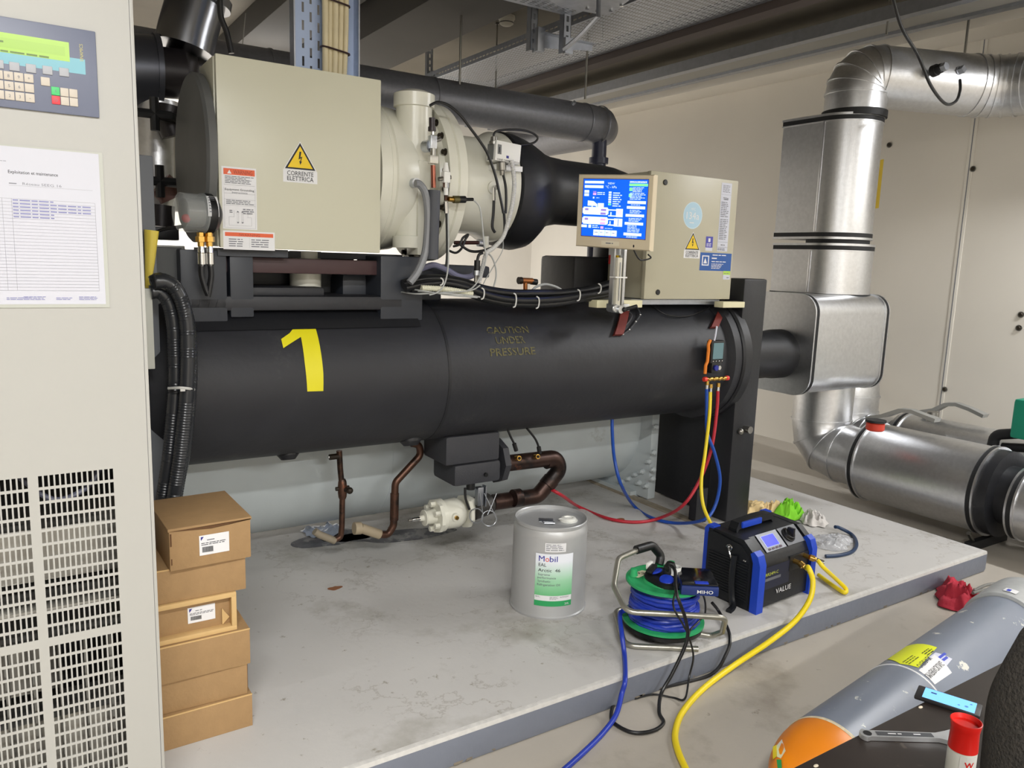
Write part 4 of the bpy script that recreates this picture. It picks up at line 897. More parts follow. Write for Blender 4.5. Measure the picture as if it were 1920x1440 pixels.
def blob(cx, cy, a, c, z, m, seed, lab, nm='oil_stain', rough=.35, rot=0):
    rnd = random.Random(seed); n = 40; ph = [rnd.uniform(0, 6.28) for _ in range(5)]
    pts = []
    for i in range(n):
        t = 2*pi*i/n; r = 1+sum(sin((k+2)*t+ph[k])*.22/(k+1.2) for k in range(5)); x, y = a*r*cos(t), c*r*sin(t)
        pts.append((cx+x*cos(rot)-y*sin(rot), cy+x*sin(rot)+y*cos(rot)))
    b = B(); b.prism(pts, (0, 0, z), (1, 0, 0), (0, 1, 0), .0008, m); return tag(b.build(nm, loose=False), lab, 'stain', 'stains on the plinth')
wet = M('wet_oil', (104, 103, 106), .16, noise=(14, .35), stain=[(10, .5, (150, 148, 146), .08)]); dirt = M('dried_dirt', (128, 122, 110), .5, noise=(16, .2), stain=[(22, .55, (96, 86, 74), .1)])
p = W(615, 1010, z=PZ); blob(p.x+.02, p.y, .16, .12, PZ+.0002, wet, 3, 'dark wet oil patch around the crumpled foil')
p = W(745, 1010, z=PZ); blob(p.x, p.y+.05, .26, .10, PZ+.0002, wet, 8, 'dark wet patch below the thicker copper line', rot=-.3)
p = W(628, 1103, z=PZ); blob(p.x, p.y, .025, .02, PZ+.0002, M('rust_spot', (140, 92, 60), .6), 4, 'small rusty spot on the plinth in front of the foil')
p = W(1160, 975, z=PZ); blob(p.x, p.y, .04, .02, PZ+.0002, M('rust_spot'), 14, 'small rusty mark on the plinth behind the red hose')

# ------------------------------------------------------------------ cables and fittings around the compressor
def cable(name, label, pts, Y, r, m, group=None, sm=6, seg=10, rib=None, cat='cable'):
    b = B(); P_ = wp(pts, Y) if pts else [V((0,0,0)), V((0,0,.01))]; b.tube(P_, r, m, seg=seg, sm=sm, rib=rib); return tag(b.build(name), label, cat, group)
greyc = M('grey_conduit', (128, 130, 134), .4); lgrey = M('light_grey_cable', (176, 178, 176), .4); wcorr = M('white_corrugated', (206, 206, 204), .45)
foamg = M('grey_foam_tube', (74, 76, 82), .6)
T = thing('refrigerant_line', 'upright copper line with black cap and grey foam sleeve before the cream flange', 'pipe', W(812, 480, y=2.70))
Yl = 2.70
b = B(); b.tube(wp([(813, 352), (812, 310)], Yl), .0095, M('clean_copper', (150, 92, 76), .3, .9), seg=14); b.build('copper_tube', T)
b = B(); b.tube(wp([(810, 486), (811, 440), (814, 357)], Yl), .0245, foamg, seg=20); b.build('foam_sleeve', T)
b = B(); b.tube(wp([(810, 246), (810, 221)], Yl), .0115, M('dark_cap', (44, 34, 38), .4), seg=16); b.tube(wp([(810, 246), (810, 238)], Yl), .015, M('dark_cap'), seg=16); b.build('cap', T)
b = B(); b.tube(wp([(811, 253), (811, 244)], Yl), .007, chrome, seg=12); b.box(W(811, 279, y=Yl)-V((.013, .01, 0)), W(811, 254, y=Yl)+V((.015, .014, 0)), galv, bev=.003); b.tube(wp([(812, 292), (812, 278)], Yl), .011, steel, seg=12); b.box(W(812, 307, y=Yl)-V((.017, .012, 0)), W(812, 292, y=Yl)+V((.017, .014, 0)), M('white_nut', (206, 204, 196), .3, .4), bev=.003); b.build('valve_body', T)
b = B(); b.tube(wp([(800, 268), (826, 260)], 2.72), .009, steel, seg=8); p = W(796, 275, y=2.74); b.cyl(p, p+V((.01, -.03, 0)), .022, galv, seg=16); b.build('clamp', T)
T = thing('service_valve', 'small white service valve with nozzle on the front of the cream flange', 'valve', W(836, 345, y=2.69))
b = B(); b.tube(wp([(836, 322), (836, 305)], 2.69), [.013, .007], white, seg=14); b.build('cap', T)
b = B(); b.box(W(836, 343, y=2.69)-V((.014, .012, 0)), W(836, 322, y=2.69)+V((.014, .014, 0)), white, bev=.004); b.tube(wp([(845, 332), (822, 336)], 2.69), .008, steel, seg=10); b.tube(wp([(836, 352), (836, 342)], 2.69), .012, steel, seg=8); b.build('body', T)
b = B(); b.tube(wp([(836, 366), (836, 352)], 2.69), .009, white, seg=10); b.tube(wp([(836, 376), (836, 366)], 2.69), .007, copper, seg=10); b.tube(wp([(837, 400), (836, 378)], 2.69), .0085, chrome, seg=10); b.build('ferrule', T)
cable('black_cable', 'thin black cable hanging straight down from the white service valve', [(837, 400), (838, 440), (838, 480), (836, 500)], 2.69, .0045, hosec)
cable('grey_cable', 'thin light grey cable curving down past the left of the black conduit bundle', [(840, 400), (841, 470), (839, 510), (832, 535), (820, 548), (805, 553)], 2.67, .003, lgrey)
cable('grey_conduit', 'thick grey conduit bending down from the cream pad on the compressor', [(779, 344), (787, 346), (797, 362), (802, 395), (801, 440), (796, 478), (783, 510), (768, 530)], 2.70, .0145, greyc, cat='conduit')
T = thing('pressure_sensor', 'brass sensor with a black plug sticking out to the right of the cream flange', 'sensor', W(858, 375, y=2.68))
b = B(); b.tube(wp([(841, 373), (852, 374)], 2.68), .010, brass, seg=12); b.tube(wp([(850, 374), (860, 374)], 2.68), .0145, M('olive_metal', (110, 104, 70), .4, .7), seg=14); b.build('sensor_body', T)
b = B(); b.tube(wp([(858, 374), (872, 374)], 2.68), .0135, blk, seg=14); b.tube(wp([(871, 374), (887, 374)], 2.68), .0065, blk, seg=10); b.build('plug', T)
cable('grey_cable', 'thin grey cable looping from the brass sensor plug down to the black bundle', [(886, 374), (898, 386), (903, 410), (907, 450), (911, 480), (908, 500), (900, 520), (885, 540), (860, 549), (830, 548)], 2.72, .0032, lgrey)
# suction neck port
T = thing('neck_port', 'small grey port with hose on the side of the cream suction neck', 'fitting', W(925, 352, y=2.84))
p = W(925, 352, y=2.84); b = B(); b.cyl(p+V((0, .03, 0)), p-V((0, .004, 0)), .026, cream, seg=20); b.cyl(p+V((0, 0, 0)), p-V((0, .02, 0)), .010, chrome, seg=8); b.tube(wp([(926, 352), (926, 376)], 2.82), .008, chrome, seg=10, sm=0); b.build('port', T)
cable('black_hose', 'thin black hose hanging from the grey port on the suction neck', [(926, 376), (925, 400), (923, 425), (928, 436)], 2.80, .006, hosec, cat='hose')
# vane switch box
T = thing('switch_box', 'small white switch box reading VANE OPEN SWITCH on the suction neck', 'switch box', W(950, 318, y=2.78))
a = W(929, 302, y=2.76); c = W(977, 268, y=2.76)
b = B(); b.box((a.x, 2.76, a.z), (c.x, 2.83, c.z-.004), white, bev=.003, rot=(0, radians(4), 0)); b.build('body', T)
b = B(); b.box((a.x-.003, 2.775, a.z+.008), (a.x, 2.82, c.z-.012), M('grey_window', (110, 112, 112), .4)); b.build('side_window', T)
lo = W(938, 318, y=2.79); b = B(); b.box((lo.x-.02, 2.79, lo.z), (lo.x+.11, 2.86, lo.z+.022), white, bev=.002); b.build('bracket', T)
mp2 = plane_map((a.x, 2.7595, a.z-.004), (cos(radians(4)), 0, -sin(radians(4))), (0, 0, 1)); w_ = c.x-a.x
b = B(); b.sheet([('t', 'VANE OPEN SWITCH', .006, .010, .0105, ink, 'L', w_-.012), ('r', w_*.42, .024, w_*.52, .034, M('navy_print', (40, 40, 130), .5)), ('r', w_*.07, .034, w_*.22, .072, M('grey_window')), ('r', w_*.12, .040, w_*.16, .062, ink)], mp2); b.build('lettering', T)
b = B(); p = W(926, 266, y=2.79); b.lathe(p-V((0, 0, .01)), (0, 0, 1), [(0, .019), (.012, .019), (.014, .015), (.03, .013)], steel, 12); b.build('cable_gland', T); b = B(); p = W(940, 305, y=2.775); b.lathe(p, (.1, 0, -1), [(0, .02), (.03, .019), (.032, .012), (.05, .010)], steel, 12); b.build('cable_gland', T); b = B(); p = W(958, 300, y=2.77); b.cyl(p, p-V((0, 0, .02)), .012, white, seg=14); b.build('cable_gland', T)
cable('black_cable', 'black cable from the metal gland below the white switch box', [(941, 318), (944, 330), (948, 350), (949, 375), (948, 400)], 2.77, .0055, hosec)
cable('white_conduit', 'white corrugated conduit curving down from the white switch box to the black bundle', [(959, 300), (963, 325), (964, 350), (960, 385), (953, 415), (943, 445), (925, 465), (912, 475), (905, 500), (898, 530)], 2.75, .0095, wcorr, rib=(.008, .0016), cat='conduit')
cable('black_cable', 'long black cable rising from the compressor top and hanging across the suction neck', [(806, 198), (820, 192), (840, 197), (862, 215), (880, 238), (900, 265), (915, 290), (929, 330), (938, 370), (944, 400)], 2.72, .0055, hosec)
cable('black_cable', 'black cable looping back under the dark upper pipe from the switch box', [(927, 262), (926, 252), (935, 245), (970, 243), (995, 248), (1008, 258), (1000, 268), (976, 272)], 2.85, .0045, hosec)
cable('black_cable', 'black cable looping under the cream flange, nearer loop', [(945, 400), (946, 430), (940, 450), (925, 463), (900, 471), (880, 470), (862, 458)], 2.80, .0055, hosec)
cable('black_cable', 'black cable looping under the cream flange, farther knotted loop', [(842, 470), (855, 474), (866, 465), (872, 450), (878, 440), (868, 446), (862, 458), (850, 462)], 2.85, .005, hosec)
b = B(); b.tube(wp([(852, 455), (898, 455)], 2.9), .008, M('dark_rod', (70, 40, 36), .4, .5), seg=12); b.tube(wp([(896, 455), (905, 456)], 2.9), .016, galv, seg=14); b.tube(wp([(911, 443), (911, 465)], 2.9), .013, cream, seg=14); tag(b.build('drain_fitting'), 'horizontal dark rod and grey nut under the cream flange', 'fitting')
T = thing('cable_plug', 'black plug on a metal socket hanging above the black conduit bundle', 'plug', W(893, 530, y=2.74))
b = B(); b.tube(wp([(895, 488), (894, 508)], 2.74), .0125, blk, seg=16); b.build('plug', T)
b = B(); b.tube(wp([(893, 507), (893, 516)], 2.74), .0135, galv, seg=14); b.tube(wp([(893, 516), (892, 530)], 2.74), .008, steel, seg=10); b.build('socket', T)
cable('black_cable', 'short black cable curving into the hanging black plug', [(905, 474), (898, 478), (895, 489)], 2.74, .006, hosec)
cable('hose', 'violet grey hose sagging below the flange to the hanging plug', [(752, 515), (775, 510), (800, 500), (815, 497), (838, 506), (860, 518), (880, 519), (892, 512)], 2.84, .012, M('violet_hose', (124, 124, 150), .4), cat='hose')
cable('grey_cable', 'thin grey cable looping right of the white conduit', [(912, 473), (922, 482), (929, 500), (930, 520), (925, 540)], 2.78, .0035, lgrey)
cable('grey_cable', 'very thin grey cable hanging from the suction neck towards the bundle', [(943, 448), (942, 470), (925, 500), (910, 525), (903, 540)], 2.80, .002, lgrey)
# bundle of black conduits over the vessel
bl = [[(755, 533), (790, 524), (830, 523), (870, 530), (910, 543), (960, 550), (1010, 550), (1060, 549), (1110, 542), (1150, 530)],
      [(760, 540), (800, 532), (840, 531), (880, 541), (920, 555), (970, 563), (1030, 562), (1080, 556), (1130, 548), (1160, 540)],
      [(770, 543), (800, 540), (840, 540), (875, 549), (915, 562), (965, 570), (1030, 570), (1080, 563), (1120, 556), (1150, 549)]]
for i, pts in enumerate(bl):
    cable('black_conduit', ['topmost', 'middle', 'lowest'][i]+' of the smooth black conduits bundled over the vessel towards the monitor', pts, 2.77-.03*i if i < 2 else 2.75, .0155 if i else .018, M('shiny_black_hose', (20, 21, 24), .3), 'black conduits over the vessel', cat='conduit', seg=14)
wt = M('white_tie', (216, 216, 212), .4)
for i, (px, y0, y1) in enumerate(((827, 521, 535), (904, 540, 561), (964, 550, 576), (1007, 556, 578), (1084, 543, 564), (1123, 532, 550))):
    b = B(); b.tube(wp([(px-1, y0), (px+3, y0+3), (px+4, (y0+y1)/2), (px+2, y1-2), (px-2, y1)], 2.722), .003, wt, seg=6, sm=4)
    tag(b.build('cable_tie'), ['first', 'second', 'third', 'fourth', 'fifth', 'last'][i]+' white tie from the left on the black conduit bundle', 'cable tie', 'white ties on the conduit bundle')
cable('white_conduit', 'fat cream corrugated conduit lying under the black bundle on the vessel', [(790, 540), (815, 541), (840, 543), (865, 547), (885, 551)], 2.72, .012, M('cream_corrugated', (222, 220, 196), .5), rib=(.009, .002), cat='conduit', seg=14)
for i, pts in enumerate(([(722, 540, 2.95), (740, 541, 2.9), (800, 548), (860, 552), (900, 557)], [(722, 536, 2.95), (740, 538, 2.9), (790, 545), (840, 553), (895, 558)], [(724, 545, 2.95), (742, 546, 2.85), (780, 551), (820, 549), (880, 545), (900, 535)])):
    cable('thin_cable', ['upper', 'lower', 'short looping'][i]+' thin grey cable lying loose on top of the black vessel', pts, 2.70, .0028, lgrey, 'thin cables on the vessel')
T = thing('relief_valve', 'small brass tee valve with black knobs standing on the black vessel', 'valve', W(985, 548, y=2.95))
brz = M('bronze', (176, 112, 64), .35, .8)
b = B(); b.tube(wp([(985, 552), (985, 530)], 2.9), .010, brz, seg=14); b.tube(wp([(976, 526), (998, 527)], 2.9), .0135, brz, seg=14); b.build('tee', T)
b = B(); b.tube(wp([(972, 526), (978, 526)], 2.9), .016, M('dark_knob'), seg=14); b.build('left_cap', T)
b = B(); b.tube(wp([(996, 528), (1006, 529)], 2.9), .014, blk, seg=14); b.build('right_cap', T)
cable('grey_cable', 'grey cable arching over the black bundle right of the brass tee', [(995, 548), (1005, 538), (1022, 533), (1040, 537), (1052, 543)], 2.85, .0055, lgrey)

# ------------------------------------------------------------------ things left of the beige box, behind the cabinet
grp = M('grey_panel_paint', (104, 108, 114), .5, noise=(6, .06))
p0 = W(292, 435, y=2.72); z1 = W(285, 292, y=2.72).z
b = B(); b.box((p0.x-.13, 2.72, PZ), (p0.x, 2.745, z1), grp, bev=.004)
tag(b.build('grey_plate'), 'grey metal plate edge between the white cabinet and the round pressure switch', 'panel')
b = B(); b.tube(wp([(284, 432), (281, 490), (277, 540)], 2.69), [.022, .008], M('yellow_gloss', (226, 204, 84), .3), seg=20); tag(b.build('yellow_tube'), 'glossy yellow tapered tube behind the edge of the white cabinet', 'tube')
b = B(); q0 = W(281, 541, y=2.6); q1 = W(283, 692, y=2.6); b.box((q0.x-.03, 2.6, q1.z), (q0.x+.006, 2.615, q0.z), M('pale_strip', (196, 198, 190), .5), bev=.002); tag(b.build('pale_strip'), 'pale strip right beside the white cabinet edge, in front of the hoses', 'strip')
T = thing('silver_duct', 'shiny dark silver pipe elbow at the top left above the beige box', 'pipe', W(350, 90, y=3.4))
dks = M('polished_jacket', (150, 152, 158), .22, 1, noise=(20, .04))
b = B(); b.tube(wp([(372, -60), (368, 0), (352, 60), (345, 92)], 3.6), .115, dks, seg=40, sm=4); b.build('jacket', T)
b = B(); p = wp([(375, -10), (372, 6)], 3.6); b.tube(p, .128, dks, seg=40); b.build('joint_ring', T)
b = B(); b.tube(wp([(344, 92), (335, 170)], 3.7), .07, M('dark_valve', (44, 40, 42), .4, .3), seg=24); b.cyl(W(345, 105, y=3.7), W(390, 105, y=3.7), .05, M('dark_valve'), seg=20); b.build('dark_valve', T)
T = thing('dark_pipe', 'dark jacketed horizontal pipe behind the top of the white cabinet', 'pipe', W(270, 140, y=3.6))
b = B(); b.tube([W(200, 130, y=3.6), W(293, 135, y=3.6)], .14, M('dark_silver', (84, 86, 94), .35, .7), seg=40); b.lathe(W(288, 135, y=3.6), (1, 0, .02), [(0, .14), (.0, .15), (.02, .15), (.02, .08)], M('dark_silver'), 40); b.tube([W(293, 135, y=3.6), W(345, 140, y=3.6)], .10, M('dark_valve'), seg=30); b.build('jacket', T)
T = thing('silver_pipe', 'vertical bright silver pipe behind the white cabinet with a black star handle', 'pipe', W(300, 300, y=3.5))
b = B(); b.tube(wp([(296, 190), (296, 300), (300, 395)], 3.6), .085, jacket, seg=36); b.build('pipe', T)
b = B(); b.tube(wp([(268, 180), (268, 300)], 3.75), .06, dks, seg=28); b.build('side_pipe', T)
b = B(); b.tube(wp([(320, 200), (318, 225), (328, 255)], 3.4), .05, M('dark_valve'), seg=20, sm=3); b.build('valve', T); b = B(); b.tube(wp([(300, 345), (318, 360), (325, 372)], 3.45), .055, M('rusty_valve', (116, 84, 78), .5, noise=(9, .2)), seg=20); b.build('valve', T); b = B(); b.tube(wp([(303, 385), (302, 425)], 3.4), .05, M('dark_valve'), seg=20); b.build('valve', T)
for cx, cy in ((290, 214), (300, 340)):
    b = B(); c = W(cx, cy, y=3.3)
    for a in (0, pi/2): b.tube([c+V((cos(a)*.06, 0, sin(a)*.06)), c-V((cos(a)*.06, 0, sin(a)*.06))], .017, blk, seg=8)
    b.cyl(c, c+V((.09, .04, 0)), .018, blk, seg=12); b.build('star_handle', T)
b = B(); c = W(305, 440, y=3.3); b.box(c-V((.06, 0, .02)), c+V((.06, .1, .03)), blk, bev=.004); b.box(c-V((.03, 0, .09)), c+V((.08, .1, -.04)), white, bev=.004); b.build('small_bracket', T)
cable('black_cable', 'black cable hanging at the top left behind the beige box', [(412, -10), (414, 30), (425, 60), (434, 100)], 3.2, .011, hosec)
# corrugated black hoses on the left
corr = M('corrugated_black', (44, 46, 50), .28)
hb = [[(286, 530), (300, 524), (320, 534), (340, 565), (353, 610), (357, 680), (355, 740), (347, 830), (330, 925), (322, 1000)],
      [(284, 536), (300, 534), (322, 548), (338, 585), (344, 640), (343, 735), (332, 850), (318, 930), (308, 1000)],
      [(282, 548), (300, 548), (316, 566), (326, 610), (329, 680), (328, 738), (318, 850), (306, 930), (296, 1000)],
      [(290, 528), (312, 528), (332, 545), (347, 585), (352, 640), (350, 735), (340, 840), (325, 940), (315, 1000)]]
for i, pts in enumerate(hb):
    cable('corrugated_hose', ['outermost black corrugated hose beside the white cabinet', 'third black corrugated hose from the cabinet edge, in front of the vessel', 'innermost black corrugated hose, nearest the white cabinet edge', 'black corrugated hose lying in front of the others beside the cabinet'][i], pts, 2.60 - (.04 if i == 3 else 0), .0225, corr, 'corrugated hoses beside the cabinet', cat='hose', seg=14, rib=(.009, .0014))
b = B(); b.tube(wp([(316, 728, 2.57), (335, 727, 2.53), (350, 728, 2.53), (362, 730, 2.56), (364, 731, 2.62)], 2.55), .0045, wt, seg=6, sm=3); b.box(W(343, 730, y=2.528)-V((.008, .004, .006)), W(343, 730, y=2.528)+V((.006, .004, .006)), wt, bev=.001); tag(b.build('cable_tie'), 'white tie around the black corrugated hoses beside the cabinet', 'cable tie')

# ------------------------------------------------------------------ white cabinet at the left
cabm = M('cabinet_paint', (172, 171, 166), .45, noise=(2, .015))
CYF = 1.80; xr_ = .238
T = thing('electrical_cabinet', 'tall off white cabinet with keypad panel and ventilation grille at the left edge', 'cabinet', (-.2, 2.1, PZ))
xL = -.66
holes_u = []; 
def colspans(a, c, n): 
    p = (c-a)/n; return [(a+p*i+p*.1, a+p*i+p*.78) for i in range(n)]
def rowspans(top, pitch, n, h): return [(top-pitch*i-h, top-pitch*i) for i in range(n)][::-1]
pitch = (1.003-.644)/12.0
rows = sorted(rowspans(1.003, pitch, 12, pitch*.80)+rowspans(.631, pitch, 16, pitch*.80))
cols = colspans(.023, .163, 14)+colspans(.023-.1555, .0075, 14)+colspans(.023-.311, .0075-.1555, 14)
cols = sorted(cols)
b = B(); Z0 = PZ+.05; Z1 = 2.15
b.perf((xL, CYF, Z0), (1, 0, 0), (0, 0, 1), (0, xr_-.008-xL, [(a-xL, c-xL) for a, c in cols]), (0, Z1-Z0, [(a-Z0, c-Z0) for a, c in rows if a > Z0+.02]), cabm)
dr = b.build('door', T, smooth=False, loose=True); md = dr.modifiers.new('s', 'SOLIDIFY'); md.thickness = .0022; md.offset = -1
b = B(); b.box((xr_-.007, CYF+.002, Z0), (xr_, CYF+.03, Z1), cabm, bev=.001); b.box((xr_-.008, CYF+.004, Z0), (xr_-.007, CYF+.03, Z1), greyink); b.build('door_edge', T)
b = B(); b.box((xr_-.012, CYF+.03, PZ), (xr_, CYF+.62, Z1), cabm); b.build('side_panel', T)
b = B(); b.box((xL, CYF+.03, Z1-.01), (xr_-.012, CYF+.62, Z1), cabm); b.box((xL, CYF+.6, PZ), (xr_-.012, CYF+.62, Z1-.01), M('cabinet_inside', (60, 60, 60), .6)); b.build('back_panel', T)
b = B(); b.box((xL, CYF+.03, PZ), (xr_-.012, CYF+.5, PZ+.05), M('cabinet_plinth', (60, 60, 62), .6)); b.build('base', T)
# inside, seen through the grille
insm = M('inside_metal', (168, 166, 160), .35, .8, noise=(7, .1))
for k, (x0, x1, z0, z1, d0, d1) in enumerate(((-.3, .2, .74, .86, .10, .3), (-.3, .2, .69, .70, .04, .3), (-.3, .05, .45, .6, .16, .3), (-.1, .2, .20, .40, .12, .25), (-.3, .2, .62, .63, .03, .25))):
    b = B(); b.box((x0, CYF+d0, z0), (x1, CYF+d1, z1), insm, bev=.004); b.build('inner_shelf', T)
for k in range(9):
    b = B(); x = -.26+k*.05; b.box((x, CYF+.06, .13+.02), (x+.006, CYF+.2, .62), M('inside_grey', (120, 118, 112), .5)); b.build('inner_fin', T)
b = B(); b.tube([(-.02, CYF+.08, 1.0), (.05, CYF+.07, .93), (.12, CYF+.08, .95), (.15, CYF+.1, 1.0)], .006, M('inside_wire', (90, 92, 110), .4), seg=8, sm=5); b.build('inner_wire', T)
# keypad panel
kx0, kx1 = -.19, .168; kz0, kz1 = 1.722, 1.884
b = B(); b.box((kx0, CYF-.006, kz0), (kx1, CYF, kz1), M('keypad_slate', (104, 110, 130), .4), bev=.002); KP = b.build('control_panel', T)
def kp(px, py): p = W(px, py, y=CYF-.0065); return (p.x, p.z)
mp3 = lambda x, y, h: V((x, CYF-.006-h, y))
def Rk(px0, py0, px1, py1, m): a = kp(px0, py0); c = kp(px1, py1); return ('r', a[0], min(a[1], c[1]), c[0], max(a[1], c[1]), m)
lcd = M('lcd_green', (140, 178, 48), .3, emit=.22); cy_ = M('pale_cyan', (112, 172, 186), .4)
a = kp(158, 110); zc = kp(100, 112)[1]
its = [('r', kx0, kp(160, 140)[1], kp(160, 125)[0], kp(160, 112)[1], cy_), ('r', -.18, kp(131, 116)[1]+.0, kp(131, 116)[0], kp(131, 80)[1], lcd), ('r', -.165, kp(125, 110)[1]+.004, kp(122, 100)[0], kp(122, 85)[1]-.003, M('lcd_inner', (132, 170, 44), .3, emit=.22))]
dk = M('lcd_text', (84, 112, 34), .4)
a = kp(20, 80); its += [('b', -.045, a[1]-.004, .03, a[1]+.004, 1, dk), ('b', -.03, a[1]-.020, .12, a[1]-.013, 1, dk), ('t', 'SINAMICS', 0, 0, .012, M('gold_print', (196, 190, 120), .5), 'L', .01)][:2]
b = B(); b.sheet(its, mp3, h0=.0003, dh=.0002); tag(b.build('display', KP), 'green liquid crystal display')
tm = textmesh('SINAMICS'); b = B(); p = kp(152, 113); b.sheet([('t', 'SINAMICS', 0, 0, .0085, M('gold_print', (196, 190, 120), .5), 'L', .032)], lambda x, y, h: V((p[0]-y+.004, CYF-.0062-h, p[1]+x-.002))); b.build('lettering', KP)
keyb = M('key_beige', (196, 187, 174), .5); keyg = M('key_grey', (168, 170, 176), .5)
kw = .0175
def key(cx, cz, w_, m, t=None, g=None):
    b = B(); b.box((cx-w_/2, CYF-.0085, cz-.0078), (cx+w_/2, CYF-.0058, cz+.0078), m, bev=.001)
    if t: b.sheet([('t', t, cx, cz-.003, .008, greyink, 'C')], lambda x, y, h: V((x, CYF-.0085-h, y)))
    b.build('key', KP)
for i, px in enumerate((28, 59, 90, 121)):
    c = kp(px-1, [124, 128, 132, 136][i]-1 if False else 125+i*3.5); key(c[0], c[1]-.0, .0165, keyg)
key(kp(-3, 120)[0], kp(-3, 120)[1], .0165, keyg)
r0 = kp(54, 147); dx = kp(54, 147)[0]-kp(35, 144)[0]; dz = .0178
lab = [['7', '8', '9', '+'], ['4', '5', '6', ''], ['1', '2', '3', '-']]
for r in range(3):
    for c_ in range(4): key(r0[0]-(3-c_)*dx, r0[1]-r*dz, dx*.93, keyb, lab[r][c_] or None)
k0_ = kp(85, 153); key(k0_[0], k0_[1], dx*.93, keyb)
k1_ = kp(104, 171)
for r in range(2):
    for c_ in range(3): key(k1_[0]+c_*dx*.93, k1_[1]-r*.0165, dx*.87, (M('key_green', (70, 190, 110), .5) if r == 0 else M('key_red', (222, 60, 70), .5)) if c_ == 0 else keyb, ('I' if r == 0 else 'O') if c_ == 0 else None)
# paper sheet in plastic sleeve
T = thing('inspection_sheet', 'white printed maintenance sheet in a clear sleeve taped to the off white cabinet', 'paper sheet', (.06, CYF-.002, 1.35))
b = B(); b.box((-.052, CYF-.0022, 1.346), (.170, CYF-.0012, 1.655), M('clear_sleeve', (178, 180, 172), .2), bev=0); b.build('sleeve', T)
pap = M('white_paper', (196, 197, 206), .6); blu = M('blue_pen', (130, 132, 178), .6)
sx0, sx1, sz0, sz1 = -.048, .163, 1.353, 1.652
def sp(cx, cy): 
    p = W(cx*210/945, 270+cy*320/1440, y=CYF-.003); return (p.x, p.z)
its = [('r', sx0, sz0, sx1, sz1, pap), ('t', 'Exploitation et maintenance', sp(68, 235)[0], sp(68, 235)[1]-.002, .0085, ink, 'L', sp(488, 250)[0]-sp(68, 235)[0], .01), ('b', sp(75, 330)[0], sp(75, 330)[1]-.002, sp(165, 330)[0], sp(75, 320)[1], 1, greyink), ('t', 'Réseau SEEG 16', sp(190, 340)[0], sp(190, 345)[1], .007, greyink, 'L', .065), ('r', sp(75, 370)[0], sp(75, 347)[1], sp(780, 370)[0], sp(75, 347)[1]+.0003, greyink), ('b', -.03, sp(10, 145)[1], sp(105, 140)[0], sp(10, 135)[1], 1, greyink)]
t0 = sp(780, 500)[1]; b0 = sp(820, 1240)[1]; xe = .152; xa = sp(85, 480)[0]; xb2 = sp(5, 480)[0]
for k in range(29): z = t0-(t0-b0)*k/28; its.append(('r', -.045, z, xe, z+.00035, greyink))
for x in (-.03, xb2+.002, xa+.002, xe): its.append(('r', x, b0, x+.00035, t0, greyink))
for k in range(6): z = t0-(t0-b0)*(k+.8)/28; its.append(('b', xa+.004, z, xe-(.004 if k not in (0, 4, 5) else .07), z+.005, 1, blu))
its += [('b', sp(310, 1290)[0]-.05, sz0+.008, sp(310, 1290)[0]-.008, sz0+.014, 2, blu), ('b', .02, sz0+.008, .06, sz0+.016, 3, blu), ('b', .075, sz0+.008, .105, sz0+.014, 2, blu), ('b', .115, sz0+.008, .15, sz0+.016, 3, blu)]
b = B(); b.sheet(its, lambda x, y, h: V((x, CYF-.0022-h, y)), h0=.0003, dh=.00002); b.build('sheet', T)

